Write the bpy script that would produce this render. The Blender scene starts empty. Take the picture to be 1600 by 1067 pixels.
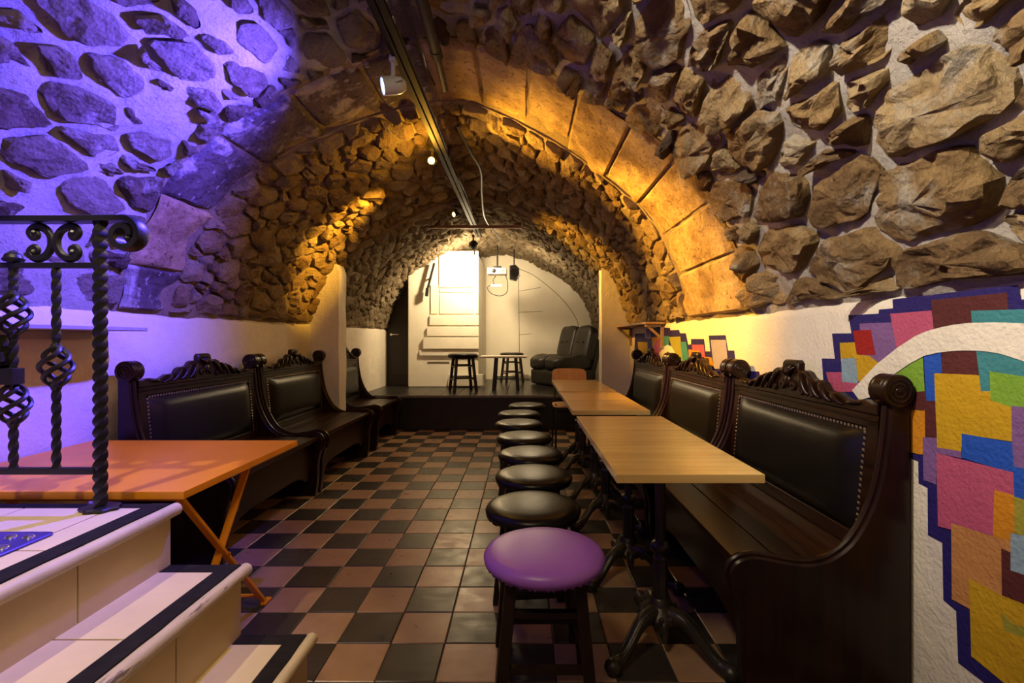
import bpy, bmesh, math, random
import numpy as np
from mathutils import Vector, Matrix, noise

# ---------------------------------------------------------------- scene, camera, light
random.seed(7); np.random.seed(7); noise.seed_set(3)
SC = bpy.context.scene
COL = SC.collection
PI = math.pi
F = 748.0; CX = 818.0; CY = 529.0; EYE = 1.1       # focal length in pixels, principal point, eye height

cam = bpy.data.cameras.new('camera'); camo = bpy.data.objects.new('camera', cam); COL.objects.link(camo)
cam.sensor_width = 36; cam.lens = F / 1600 * 36
cam.shift_x = -(CX - 800) / 1600; cam.shift_y = -(533.5 - CY) / 1600
cam.clip_start = 0.02
camo.location = (0, 0, EYE); camo.rotation_euler = (PI / 2, 0, 0)
SC.camera = camo
SC.view_settings.view_transform = 'Standard'; SC.view_settings.look = 'None'
SC.view_settings.gamma = 1; SC.view_settings.use_curve_mapping = False
SC.view_settings.exposure = 0.0
W = bpy.data.worlds.new('world'); SC.world = W; W.use_nodes = True
W.node_tree.nodes['Background'].inputs[0].default_value = (0.5, 0.42, 0.36, 1)
W.node_tree.nodes['Background'].inputs[1].default_value = 0.02

def spot(name, loc, target, energy, color, angle, blend=0.6, size=0.03):
    l = bpy.data.lights.new(name, 'SPOT'); o = bpy.data.objects.new(name, l); COL.objects.link(o)
    l.energy = energy; l.color = color; l.spot_size = math.radians(angle); l.spot_blend = blend; l.shadow_soft_size = size
    o.location = loc; o.rotation_euler = (Vector(target) - Vector(loc)).to_track_quat('-Z', 'Y').to_euler()
    return o
def point(name, loc, energy, color, size=0.05):
    l = bpy.data.lights.new(name, 'POINT'); o = bpy.data.objects.new(name, l); COL.objects.link(o)
    l.energy = energy; l.color = color; l.shadow_soft_size = size; o.location = loc
    return o
def area(name, loc, target, energy, color, sx, sy):
    l = bpy.data.lights.new(name, 'AREA'); o = bpy.data.objects.new(name, l); COL.objects.link(o)
    l.energy = energy; l.color = color; l.shape = 'RECTANGLE'; l.size = sx; l.size_y = sy
    o.location = loc; o.rotation_euler = (Vector(target) - Vector(loc)).to_track_quat('-Z', 'Y').to_euler()
    return o
BLUE = (0.11, 0.07, 1.0); AMBER = (1.0, 0.50, 0.045); WARM = (1.0, 0.77, 0.46); WHITE = (1.0, 0.88, 0.70)
spot('blue_lamp', (-0.68, 2.22, 2.16), (-2.0, 1.58, 1.55), 520, BLUE, 128, 1.0, 0.03)
spot('amber_lamp_right', (-0.50, 3.20, 2.25), (1.2, 3.22, 1.36), 520, AMBER, 62, 0.8, 0.03)
spot('amber_lamp_crown', (-0.55, 3.35, 2.22), (0.45, 3.0, 2.40), 125, AMBER, 85, 1.0, 0.03)
spot('amber_lamp_left', (-0.75, 3.75, 2.30), (-2.0, 4.22, 1.80), 330, AMBER, 44, 1.0, 0.03)
spot('amber_lamp_far', (-0.5, 4.9, 2.25), (1.0, 5.18, 1.85), 240, AMBER, 60, 1.0, 0.03)
point('amber_bulb_light', (-0.64, 3.30, 2.33), 10, AMBER, 0.03)
spot('stage_lamp', (-0.62, 6.13, 2.16), (-0.95, 6.9, 1.75), 130, WARM, 150, 0.8, 0.06)
point('stage_lamp_back', (-0.72, 6.22, 2.22), 22, WARM, 0.06)
point('stage_fill', (0.1, 6.6, 2.0), 22, WARM, 0.15)
spot('white_lamp_right', (-0.30, 0.75, 2.36), (1.2, 1.35, 1.92), 200, WHITE, 105, 0.9, 0.03)
spot('stair_lamp', (-1.32, 0.92, 2.2), (-1.30, 1.22, 0.62), 48, (1.0, 0.80, 0.52), 46, 0.2, 0.015)
spot('step_lamp', (-0.62, 0.55, 2.38), (-0.90, 0.90, 0.3), 36, (1.0, 0.80, 0.40), 40, 0.7, 0.03)
area('room_fill', (-0.4, 0.2, 2.45), (0.2, 2.4, 0.5), 15, WARM, 0.3, 0.3)  # added ambient fill near the camera, no such lamp in the room

# ---------------------------------------------------------------- materials
def new_mat(name):
    m = bpy.data.materials.new(name); m.use_nodes = True
    nt = m.node_tree; b = nt.nodes['Principled BSDF']
    return m, nt, b
def nd(nt, t, **k):
    n = nt.nodes.new(t)
    for a, v in k.items():
        if a == 'inp':
            for i, x in v.items(): n.inputs[i].default_value = x
        else: setattr(n, a, v)
    return n
def coord(nt, scale=(1, 1, 1), world=False):
    # object coordinates; every built thing sits unrotated-enough for this to be surface bound
    mp = nd(nt, 'ShaderNodeMapping'); mp.inputs['Scale'].default_value = scale
    if world:
        g = nd(nt, 'ShaderNodeNewGeometry'); nt.links.new(g.outputs['Position'], mp.inputs[0])
    else:
        tc = nd(nt, 'ShaderNodeTexCoord'); nt.links.new(tc.outputs['Object'], mp.inputs[0])
    return mp.outputs[0]
def noi(nt, co, scale, detail=4, rough=0.55):
    n = nd(nt, 'ShaderNodeTexNoise', inp={'Scale': scale, 'Detail': detail, 'Roughness': rough})
    nt.links.new(co, n.inputs['Vector']); return n.outputs['Fac']
def ramp(nt, fac, stops):
    r = nd(nt, 'ShaderNodeValToRGB'); e = r.color_ramp.elements
    while len(e) < len(stops): e.new(0.5)
    for el, (p, c) in zip(e, stops):
        el.position = p; el.color = (*c, 1) if len(c) == 3 else c
    nt.links.new(fac, r.inputs[0]); return r.outputs[0]
def mix(nt, fac, a, b, mode='MIX'):
    m = nd(nt, 'ShaderNodeMix', data_type='RGBA', blend_type=mode)
    for i, v in ((0, fac), (6, a), (7, b)):
        if isinstance(v, (int, float)): m.inputs[i].default_value = v
        elif isinstance(v, tuple): m.inputs[i].default_value = (*v, 1)
        else: nt.links.new(v, m.inputs[i])
    return m.outputs[2]
def bump(nt, b, h, strength, dist=0.01, prev=None):
    n = nd(nt, 'ShaderNodeBump', inp={'Strength': strength, 'Distance': dist}); nt.links.new(h, n.inputs['Height'])
    if prev: nt.links.new(prev, n.inputs['Normal'])
    nt.links.new(n.outputs[0], b.inputs['Normal']); return n.outputs[0]
def simple(name, col, rough=0.5, metal=0.0, var=0.15, scale=12, bump_s=0.0, bump_scale=60, spec=0.5, coat=0.0):
    m, nt, b = new_mat(name); co = coord(nt)
    dk = tuple(c * (1 - var) for c in col); lt = tuple(min(1, c * (1 + var)) for c in col)
    nt.links.new(ramp(nt, noi(nt, co, scale), [(0.3, dk), (0.7, lt)]), b.inputs['Base Color'])
    b.inputs['Roughness'].default_value = rough; b.inputs['Metallic'].default_value = metal
    b.inputs['Specular IOR Level'].default_value = spec; b.inputs['Coat Weight'].default_value = coat
    if bump_s: bump(nt, b, noi(nt, co, bump_scale, 5), bump_s, 0.004)
    return m
def rock(name, stops, lime=0.35, bs=1.0, limecol=(0.50, 0.45, 0.37), limepos=.56):
    m, nt, b = new_mat(name); co = coord(nt, world=True)
    oi = nd(nt, 'ShaderNodeObjectInfo')
    n1 = noi(nt, co, 9, 8, 0.72)
    ad = nd(nt, 'ShaderNodeMath', operation='MULTIPLY_ADD', inp={1: 0.5}); nt.links.new(oi.outputs['Random'], ad.inputs[0])
    s2 = nd(nt, 'ShaderNodeMath', operation='SUBTRACT', inp={1: 0.24}); nt.links.new(n1, s2.inputs[0]); nt.links.new(s2.outputs[0], ad.inputs[2])
    c = ramp(nt, ad.outputs[0], stops)
    lm = ramp(nt, noi(nt, co, 5, 8, 0.7), [(limepos, (0, 0, 0)), (limepos + .12, (lime, lime, lime))])
    c = mix(nt, lm, c, limecol)
    fine = ramp(nt, noi(nt, co, 55, 6, 0.7), [(0.28, (0.5, 0.47, 0.43)), (0.46, (1, 1, 1))])
    c = mix(nt, 0.75, c, fine, 'MULTIPLY')
    nt.links.new(c, b.inputs['Base Color']); b.inputs['Roughness'].default_value = 0.93
    b.inputs['Specular IOR Level'].default_value = 0.2
    p = bump(nt, b, noi(nt, co, 13, 8, 0.75), 1.0 * bs, 0.09)
    p = bump(nt, b, noi(nt, co, 42, 6, 0.72), 1.0 * bs, 0.03, p)
    v = nd(nt, 'ShaderNodeTexVoronoi', inp={'Scale': 60}); nt.links.new(co, v.inputs['Vector'])
    bump(nt, b, v.outputs['Distance'], 0.5 * bs, 0.008, p)
    return m
M = {}
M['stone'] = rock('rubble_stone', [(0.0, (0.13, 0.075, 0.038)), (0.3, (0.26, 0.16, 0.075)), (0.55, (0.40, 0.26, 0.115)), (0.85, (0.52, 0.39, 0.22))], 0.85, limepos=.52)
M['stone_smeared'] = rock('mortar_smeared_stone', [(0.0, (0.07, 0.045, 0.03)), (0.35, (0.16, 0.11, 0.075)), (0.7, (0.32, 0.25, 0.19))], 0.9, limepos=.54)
M['stone_far'] = rock('small_rubble_stone', [(0.0, (0.17, 0.11, 0.06)), (0.4, (0.36, 0.24, 0.125)), (0.8, (0.50, 0.38, 0.23))], 0.35)
M['stone_stage'] = rock('grey_rubble_stone', [(0.0, (0.13, 0.09, 0.05)), (0.4, (0.30, 0.22, 0.13)), (0.8, (0.46, 0.37, 0.24))], 0.35)
M['mortar'] = rock('lime_mortar', [(0.1, (0.36, 0.31, 0.27)), (0.5, (0.46, 0.41, 0.36)), (0.9, (0.55, 0.50, 0.44))], 0.5, 0.6)
M['mortar_far'] = rock('brown_mortar', [(0.1, (0.26, 0.19, 0.12)), (0.5, (0.34, 0.26, 0.17)), (0.9, (0.42, 0.33, 0.23))], 0.3, 0.6)
def ashlar(name, a, b_, fleck):
    m, nt, b = new_mat(name); co = coord(nt, world=True)
    c = ramp(nt, noi(nt, co, 5, 6, 0.6), [(0.3, a), (0.7, b_)])
    pit = ramp(nt, noi(nt, co, 38, 3, 0.5), [(0.30, (0.3, 0.26, 0.22)), (0.40, (1, 1, 1))])
    c = mix(nt, 0.8, c, pit, 'MULTIPLY')
    st_ = ramp(nt, noi(nt, co, 2.6, 8, 0.7), [(0.44, (1, 1, 1)), (0.62, (0.42, 0.36, 0.32))])
    c = mix(nt, 0.85, c, st_, 'MULTIPLY')
    if fleck:
        f = ramp(nt, noi(nt, coord(nt, (14, 30, 30), True), 1.0, 2, 0.4), [(0.66, (0, 0, 0)), (0.72, (0.5, 0.5, 0.5))])
        c = mix(nt, f, c, (0.5, 0.44, 0.42))
        w = ramp(nt, noi(nt, co, 3.2, 5, 0.6), [(0.54, (0, 0, 0)), (0.60, (0.8, 0.8, 0.8))])
        c = mix(nt, w, c, (0.42, 0.37, 0.34))
    nt.links.new(c, b.inputs['Base Color']); b.inputs['Roughness'].default_value = 0.9
    b.inputs['Specular IOR Level'].default_value = 0.2
    p = bump(nt, b, noi(nt, co, 30, 8, 0.7), 0.7, 0.02)
    bump(nt, b, noi(nt, co, 8, 4, 0.6), 0.6, 0.04, p)
    return m
M['ashlar'] = ashlar('tan_ashlar', (0.36, 0.24, 0.12), (0.50, 0.36, 0.2), False)
M['ashlar_dark'] = ashlar('dark_flecked_ashlar', (0.10, 0.075, 0.08), (0.17, 0.13, 0.13), True)
def stucco(name, col, var=0.06, dirty=0.15):
    m, nt, b = new_mat(name); co = coord(nt, world=True)
    c = ramp(nt, noi(nt, co, 2.5, 5), [(0.3, tuple(x * (1 - dirty) for x in col)), (0.65, col)])
    nt.links.new(c, b.inputs['Base Color']); b.inputs['Roughness'].default_value = 0.75
    b.inputs['Specular IOR Level'].default_value = 0.35
    p = bump(nt, b, noi(nt, co, 75, 3, 0.5), 0.5, 0.008)
    bump(nt, b, noi(nt, co, 12, 3, 0.5), 0.5, 0.015, p)
    return m
M['plaster'] = stucco('cream_plaster', (0.70, 0.63, 0.52))
M['stage_white'] = simple('white_painted_wall', (0.78, 0.72, 0.58), 0.6, var=0.05, scale=3, bump_s=0.3, bump_scale=25)
M['board_white'] = simple('white_painted_boards', (0.76, 0.70, 0.56), 0.5, var=0.06, scale=5, bump_s=0.1)
PAINT = {'navy': (0.022, 0.012, 0.16), 'pink': (0.62, 0.11, 0.22), 'maroon': (0.12, 0.022, 0.022), 'teal': (0.06, 0.30, 0.33),
         'purple': (0.27, 0.13, 0.36), 'red': (0.42, 0.012, 0.01), 'yellow': (0.72, 0.42, 0.01), 'sky': (0.33, 0.48, 0.58),
         'green': (0.26, 0.50, 0.045), 'blue': (0.018, 0.11, 0.62), 'orange': (0.78, 0.30, 0.01), 'peach': (0.68, 0.30, 0.09),
         'olive': (0.42, 0.38, 0.04), 'white': (0.74, 0.68, 0.56), 'lilac': (0.5, 0.45, 0.6)}
for k, c in PAINT.items(): M['paint_' + k] = stucco('mural_paint_' + k, c if k == 'white' else tuple(v * .70 for v in c), dirty=0.15)
def tile(name, a, b_):
    m, nt, b = new_mat(name); co = coord(nt)
    oi = nd(nt, 'ShaderNodeObjectInfo')
    c = mix(nt, oi.outputs['Random'], a, b_)
    c = mix(nt, 0.5, c, ramp(nt, noi(nt, coord(nt, world=True), 9, 6, 0.65), [(0.3, (0.6, 0.58, 0.55)), (0.65, (1, 1, 1))]), 'MULTIPLY')
    nt.links.new(c, b.inputs['Base Color'])
    r = ramp(nt, noi(nt, coord(nt, world=True), 14, 5), [(0.3, (0.26,) * 3), (0.7, (0.42,) * 3)]); nt.links.new(r, b.inputs['Roughness'])
    b.inputs['Specular IOR Level'].default_value = 0.5
    bump(nt, b, noi(nt, coord(nt, (1, 5, 1), True), 8, 3), 0.12, 0.004)
    return m
M['tile_buff'] = tile('buff_quarry_tile', (0.36, 0.21, 0.12), (0.44, 0.28, 0.165))
M['tile_black'] = tile('black_quarry_tile', (0.035, 0.030, 0.026), (0.055, 0.048, 0.040))
M['grout'] = simple('dark_grout', (0.07, 0.055, 0.04), 0.9)
def wood(name, a, b_, axis, rough, freq=9, coat=0.0, rnd=0.0):
    m, nt, b = new_mat(name)
    sc = [freq * 4] * 3; sc[axis] = freq * 0.35
    co = coord(nt, tuple(sc))
    f = noi(nt, co, 1.0, 6, 0.6)
    c = ramp(nt, f, [(0.3, a), (0.7, b_)])
    if rnd:
        oi = nd(nt, 'ShaderNodeObjectInfo')
        c = mix(nt, rnd, c, ramp(nt, oi.outputs['Random'], [(0, (0.55, 0.48, 0.40)), (1, (1, 1, 1))]), 'MULTIPLY')
    nt.links.new(c, b.inputs['Base Color']); b.inputs['Roughness'].default_value = rough
    b.inputs['Specular IOR Level'].default_value = 0.5 if coat else 0.28
    b.inputs['Coat Weight'].default_value = coat; b.inputs['Coat Roughness'].default_value = 0.2
    bump(nt, b, f, 0.15, 0.003)
    return m
M['dark_wood'] = wood('dark_stained_oak', (0.008, 0.0028, 0.0014), (0.022, 0.0075, 0.0035), 2, 0.3, 7)
M['dark_wood_y'] = wood('dark_stained_oak_long', (0.008, 0.0028, 0.0014), (0.022, 0.0075, 0.0035), 1, 0.3, 7)
M['worn_wood'] = wood('worn_oak_seat', (0.010, 0.0035, 0.0015), (0.045, 0.016, 0.006), 1, 0.30, 6)
M['oak'] = wood('oiled_oak', (0.62, 0.40, 0.115), (0.76, 0.53, 0.20), 0, 0.22, 5, 0.25, 0.28)
M['ply'] = wood('orange_plywood', (0.64, 0.32, 0.09), (0.74, 0.42, 0.15), 2, 0.35, 5)
M['shelf_wood'] = wood('pine_shelf', (0.30, 0.16, 0.07), (0.42, 0.25, 0.12), 1, 0.4, 5)
M['stool_wood'] = wood('black_brown_wood', (0.010, 0.006, 0.004), (0.028, 0.014, 0.009), 2, 0.38, 8)
M['black_leather'] = simple('black_leather', (0.0075, 0.006, 0.005), 0.30, var=0.2, spec=0.25, bump_s=0.12, bump_scale=160)
M['sofa_leather'] = simple('worn_black_leather', (0.020, 0.017, 0.013), 0.42, var=0.25, bump_s=0.15, bump_scale=90)
M['purple_leather'] = simple('purple_vinyl', (0.36, 0.13, 0.60), 0.36, var=0.06, bump_s=0.10, bump_scale=160)
M['iron'] = simple('black_iron', (0.008, 0.0075, 0.007), 0.42, metal=0.0, var=0.3, bump_s=0.25, bump_scale=110)
M['cast_iron'] = simple('black_cast_iron', (0.040, 0.034, 0.025), 0.36, metal=0.3, var=0.4, bump_s=0.4, bump_scale=70)
M['orange_paint'] = simple('orange_lacquer', (0.86, 0.32, 0.004), 0.36, var=0.05, scale=6)
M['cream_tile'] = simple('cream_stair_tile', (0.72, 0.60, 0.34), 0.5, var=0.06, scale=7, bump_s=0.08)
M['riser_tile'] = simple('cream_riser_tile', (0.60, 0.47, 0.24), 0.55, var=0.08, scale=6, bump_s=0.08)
M['black_strip'] = simple('worn_black_strip', (0.014, 0.012, 0.010), 0.75, spec=0.15, var=0.4, scale=30, bump_s=0.2)
def worn(name, col, under):
    m, nt, b = new_mat(name)
    c = ramp(nt, noi(nt, coord(nt), 14, 4), [(0.3, tuple(x * .85 for x in col)), (0.7, col)])
    w = ramp(nt, noi(nt, coord(nt, (40, 5, 40)), 1.0, 6, 0.7), [(0.60, (0, 0, 0)), (0.64, (1, 1, 1))])
    nt.links.new(mix(nt, w, c, under), b.inputs['Base Color']); b.inputs['Roughness'].default_value = 0.55
    bump(nt, b, noi(nt, coord(nt, (30, 8, 30)), 1.0, 6, 0.7), 0.5, 0.006)
    return m
M['nosing'] = worn('cream_worn_nosing', (0.64, 0.53, 0.31), (0.16, 0.12, 0.08))
M['blue_plate'] = simple('blue_metal_plate', (0.06, 0.05, 0.30), 0.3, metal=0.5, var=0.1)
M['chrome'] = simple('bright_metal', (0.7, 0.7, 0.7), 0.25, metal=1.0, var=0.05)
M['brass'] = simple('brass_nail', (0.42, 0.36, 0.26), 0.3, metal=0.9, var=0.1)
M['stage_black'] = simple('black_stage_boards', (0.018, 0.016, 0.014), 0.32, var=0.3, scale=8, bump_s=0.1)
M['stage_edge'] = simple('stage_edge_highlight', (0.16, 0.14, 0.12), 0.5, var=0.25)  # grey paints in the highlight along the dark stage's front edge
M['grey_paint'] = simple('grey_enamel', (0.42, 0.42, 0.40), 0.35, var=0.05)
M['dark_metal'] = simple('dark_metal', (0.014, 0.012, 0.010), 0.6, metal=0.0, spec=0.2, var=0.2)
M['pipe'] = simple('dark_pipe', (0.030, 0.027, 0.034), 0.65, var=0.2, spec=0.2)
M['rust'] = simple('rust_brown_bar', (0.20, 0.085, 0.03), 0.6, var=0.25)
M['white_plastic'] = simple('white_plastic', (0.75, 0.73, 0.68), 0.4, var=0.03)
M['black_plastic'] = simple('black_plastic', (0.014, 0.013, 0.013), 0.4, var=0.1)
M['door_black'] = simple('dark_brown_door', (0.020, 0.012, 0.009), 0.5, var=0.3)
M['grey_shelf'] = simple('grey_shelf_board', (0.30, 0.27, 0.25), 0.5, var=0.1)
M['seam'] = simple('dark_seam', (0.10, 0.08, 0.05), 0.9)
M['table_white'] = simple('pale_table_top', (0.62, 0.55, 0.46), 0.4, var=0.05)
def glow(name, col, s):
    m, nt, b = new_mat(name); b.inputs['Base Color'].default_value = (*col, 1)
    b.inputs['Emission Color'].default_value = (*col, 1); b.inputs['Emission Strength'].default_value = s
    return m
M['glow_amber'] = glow('amber_lamp_glass', (1.0, 0.50, 0.10), 14)
M['glow_blue'] = glow('blue_lamp_glass', (0.45, 0.6, 1.0), 8)
M['glow_warm'] = glow('warm_lamp_glass', (1.0, 0.85, 0.6), 25)

# ---------------------------------------------------------------- mesh helpers
class MB:
    def __init__(s): s.wn = False; s.v = []; s.f = []; s.m = []
    def add(s, vs, fs, mi=0):
        o = len(s.v); s.v += [tuple(v) for v in vs]; s.f += [tuple(i + o for i in f) for f in fs]; s.m += [mi] * len(fs); return s
    def box(s, c, d, mi=0, rot=None, bev=0.0):
        x, y, z = (a / 2 for a in d)
        if bev > 0: s.wn = True
        if bev <= 0:
            vs = [Vector((i * x, j * y, k * z)) for i in (-1, 1) for j in (-1, 1) for k in (-1, 1)]
            fs = [(0, 1, 3, 2), (4, 6, 7, 5), (0, 4, 5, 1), (2, 3, 7, 6), (0, 2, 6, 4), (1, 5, 7, 3)]
        else:
            bm = bmesh.new(); bmesh.ops.create_cube(bm, size=1)
            for v in bm.verts: v.co = Vector((v.co.x * d[0], v.co.y * d[1], v.co.z * d[2]))
            bmesh.ops.bevel(bm, geom=bm.edges[:], offset=bev, segments=2, affect='EDGES', profile=0.6)
            bm.verts.index_update(); vs = [v.co.copy() for v in bm.verts]; fs = [tuple(v.index for v in f.verts) for f in bm.faces]; bm.free()
        if rot is not None: vs = [rot @ v for v in vs]
        return s.add([v + Vector(c) for v in vs], fs, mi)
    def bar(s, a, b, w, t, mi=0, up=(0, 0, 1), bev=0.0):
        a = Vector(a); b = Vector(b); z = (b - a); L = z.length; z.normalize()
        u = Vector(up); 
        if abs(u.dot(z)) > 0.98: u = Vector((0, 1, 0))
        x = u.cross(z).normalized(); y = z.cross(x)
        R = Matrix((x, y, z)).transposed()
        return s.box((a + b) / 2, (w, t, L), mi, R, bev)
    def tube(s, pts, r, n=8, mi=0, cap=True, twist=0.0, flat=1.0):
        pts = [Vector(p) for p in pts]; N = len(pts)
        rs = r if isinstance(r, (list, tuple)) else [r] * N
        vs = []; up = None
        for i, p in enumerate(pts):
            t = (pts[min(i + 1, N - 1)] - pts[max(i - 1, 0)]).normalized()
            if up is None:
                up = Vector((0, 0, 1)) if abs(t.z) < 0.9 else Vector((0, 1, 0))
            x = up.cross(t)
            if x.length < 1e-4: x = Vector((1, 0, 0)).cross(t)
            x.normalize(); y = t.cross(x).normalized(); up = y
            for k in range(n):
                a = 2 * PI * (k + 0.5) / n + twist * i
                vs.append(p + (x * math.cos(a) + y * math.sin(a) * flat) * rs[i])
        fs = [(i * n + k, i * n + (k + 1) % n, (i + 1) * n + (k + 1) % n, (i + 1) * n + k) for i in range(N - 1) for k in range(n)]
        if cap: fs += [tuple(range(n - 1, -1, -1)), tuple((N - 1) * n + k for k in range(n))]
        return s.add(vs, fs, mi)
    def lathe(s, prof, n=24, mi=0, c=(0, 0, 0), R=None, wob=0):
        vs = []
        for r, z in prof:
            for k in range(n):
                a = 2 * PI * k / n; rr = r * (1 + (wob * (1 if k % 2 else -1) if r > 0.001 else 0))
                v = Vector((rr * math.cos(a), rr * math.sin(a), z))
                if R is not None: v = R @ v
                vs.append(v + Vector(c))
        P = len(prof)
        fs = [(i * n + k, i * n + (k + 1) % n, (i + 1) * n + (k + 1) % n, (i + 1) * n + k) for i in range(P - 1) for k in range(n)]
        if prof[0][0] > 1e-6: fs.append(tuple(range(n - 1, -1, -1)))
        if prof[-1][0] > 1e-6: fs.append(tuple((P - 1) * n + k for k in range(n)))
        return s.add(vs, fs, mi)
    def prism(s, out, fn, t, mi=0, ch=0.0):
        """outline (a,b) list, fn(a,b,h)->point, thickness t; ch chamfers both rims"""
        n = len(out); A = np.array(out); c = A.mean(0)
        if ch:
            s.wn = True
            nx = np.roll(A, -1, 0) - np.roll(A, 1, 0); nn = np.stack([nx[:, 1], -nx[:, 0]], 1); nn /= np.linalg.norm(nn, axis=1)[:, None] + 1e-9
            area_ = np.sum(A[:, 0] * np.roll(A[:, 1], -1) - np.roll(A[:, 0], -1) * A[:, 1])
            if area_ < 0: nn = -nn
            In = A - nn * ch
            rings = [(In, 0), (A, ch), (A, t - ch), (In, t)]
        else: rings = [(A, 0), (A, t)]
        vs = [fn(p[0], p[1], h) for R_, h in rings for p in R_]
        K = len(rings)
        fs = [(i * n + k, i * n + (k + 1) % n, (i + 1) * n + (k + 1) % n, (i + 1) * n + k) for i in range(K - 1) for k in range(n)]
        fs += [tuple(range(n - 1, -1, -1)), tuple((K - 1) * n + k for k in range(n))]
        return s.add(vs, fs, mi)
    def ball(s, c, r, n=12, mi=0, R=None):
        r = (r, r, r) if not isinstance(r, tuple) else r
        vs = []; m_ = n // 2
        for i in range(m_ + 1):
            th = PI * i / m_
            for k in range(n):
                a = 2 * PI * k / n
                v = Vector((r[0] * math.sin(th) * math.cos(a), r[1] * math.sin(th) * math.sin(a), r[2] * math.cos(th)))
                if R is not None: v = R @ v
                vs.append(v + Vector(c))
        fs = [(i * n + k, (i + 1) * n + k, (i + 1) * n + (k + 1) % n, i * n + (k + 1) % n) for i in range(m_) for k in range(n)]
        return s.add(vs, fs, mi)
    def build(s, name, mats, parent=None, smooth=40, loc=None):
        me = bpy.data.meshes.new(name); me.from_pydata(s.v, [], s.f)
        if not isinstance(mats, (list, tuple)): mats = [mats]
        for m in mats: me.materials.append(M[m] if isinstance(m, str) else m)
        if len(mats) > 1: me.polygons.foreach_set('material_index', s.m)
        bm = bmesh.new(); bm.from_mesh(me); bmesh.ops.remove_doubles(bm, verts=bm.verts, dist=1e-6)
        bmesh.ops.recalc_face_normals(bm, faces=bm.faces); bm.to_mesh(me); bm.free()
        if smooth: me.shade_smooth(); me.set_sharp_from_angle(angle=math.radians(smooth))
        o = bpy.data.objects.new(name, me); COL.objects.link(o)
        if s.wn and smooth:
            w = o.modifiers.new('weighted', 'WEIGHTED_NORMAL'); w.keep_sharp = True
        if loc is not None: o.location = loc
        if parent is not None: o.parent = parent
        return o
def tag(o, label=None, cat=None, group=None, kind=None):
    for k, v in (('label', label), ('category', cat), ('group', group), ('kind', kind)):
        if v: o[k] = v
    return o
def empty(name, loc=(0, 0, 0), rz=0.0, label=None, cat=None, group=None, kind=None):
    o = bpy.data.objects.new(name, None); COL.objects.link(o); o.location = loc; o.rotation_euler = (0, 0, rz)
    o.empty_display_size = 0.1
    return tag(o, label, cat, group, kind)
def copy_tree(o, parent=None):
    c = o.copy(); COL.objects.link(c)
    if parent is not None: c.parent = parent
    for ch in list(o.children): copy_tree(ch, c)
    return c
def smooth_path(pts, k=6):
    P = [Vector(p) for p in pts]; out = []
    for i in range(len(P) - 1):
        p0 = P[max(i - 1, 0)]; p1 = P[i]; p2 = P[i + 1]; p3 = P[min(i + 2, len(P) - 1)]
        for j in range(k):
            t = j / k
            out.append(0.5 * ((2 * p1) + (p2 - p0) * t + (2 * p0 - 5 * p1 + 4 * p2 - p3) * t * t + (3 * p1 - p0 - 3 * p2 + p3) * t ** 3))
    out.append(P[-1]); return out

# ---------------------------------------------------------------- the vault
XL, XR = -2.0, 1.19
XC, XA = (XL + XR) / 2, (XR - XL) / 2
SPR = 1.25
half = [(0, 1.37), (.18, 1.31), (.39, 1.17), (.575, 1.0), (.737, .82), (.844, .64), (.93, .38), (.98, .16), (1.0, 0)]
ctrl = [(-u, h, 0) for u, h in half[::-1]] + [(u, h, 0) for u, h in half[1:]]
pr = np.array([(p.x, p.y) for p in smooth_path(ctrl, 12)])
PX = XC + XA * pr[:, 0]; PH = pr[:, 1]
seg = np.hypot(np.diff(PX), np.diff(PH)); PS = np.concatenate([[0], np.cumsum(seg)]); LEN = PS[-1]
def vault(S, d, h, hs):
    S = min(max(S, 0.0), LEN)
    x = np.interp(S, PS, PX); z = np.interp(S, PS, PH)
    e = 0.06
    tx = np.interp(min(S + e, LEN), PS, PX) - np.interp(max(S - e, 0), PS, PX)
    tz = (np.interp(min(S + e, LEN), PS, PH) - np.interp(max(S - e, 0), PS, PH)) * hs
    L = math.hypot(tx, tz)
    nx, nz = tz / L, -tx / L          # inward normal
    return Vector((x + nx * h, d, SPR + z * hs + nz * h))
def xs(S): return float(np.interp(S, PS, PX))
d_out = lambda S: 2.45 + 0.05 * (xs(S) - XC)
d_in = lambda S: 3.08 + 0.24 * (xs(S) - XC)
d_pil = lambda S: 4.58 + (xs(S) - XL) * 0.262

def vault_shell(name, mat, da, db, hs, amp, ns=110, nd_=30, kind='structure'):
    b = MB(); vs = []
    for i in range(nd_ + 3):
        for j in range(-1, ns + 2):
            S = LEN * min(max(j, 0), ns) / ns
            f = min(max((i - 1) / nd_, 0), 1)
            d = da(S) + (db(S) - da(S)) * f
            h = -0.02 if 0 < i < nd_ + 2 else -0.25
            if 0 < i < nd_ + 2:
                p = vault(S, d, 0, hs); h = amp * noise.noise(p * 4.0) + 0.5 * amp * noise.noise(p * 11.0) - amp * 0.3
            q = vault(S, d, h, hs)
            if j < 0 or j > ns: q = Vector((XL - .08 if j < 0 else XR + .08, q.y, SPR - .14))
            vs.append(q)
    n = ns + 3
    b.add(vs, [(i * n + j, i * n + j + 1, (i + 1) * n + j + 1, (i + 1) * n + j) for i in range(nd_ + 2) for j in range(n - 1)])
    o = b.build(name, mat, smooth=60); o['kind'] = kind; return o

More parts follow.
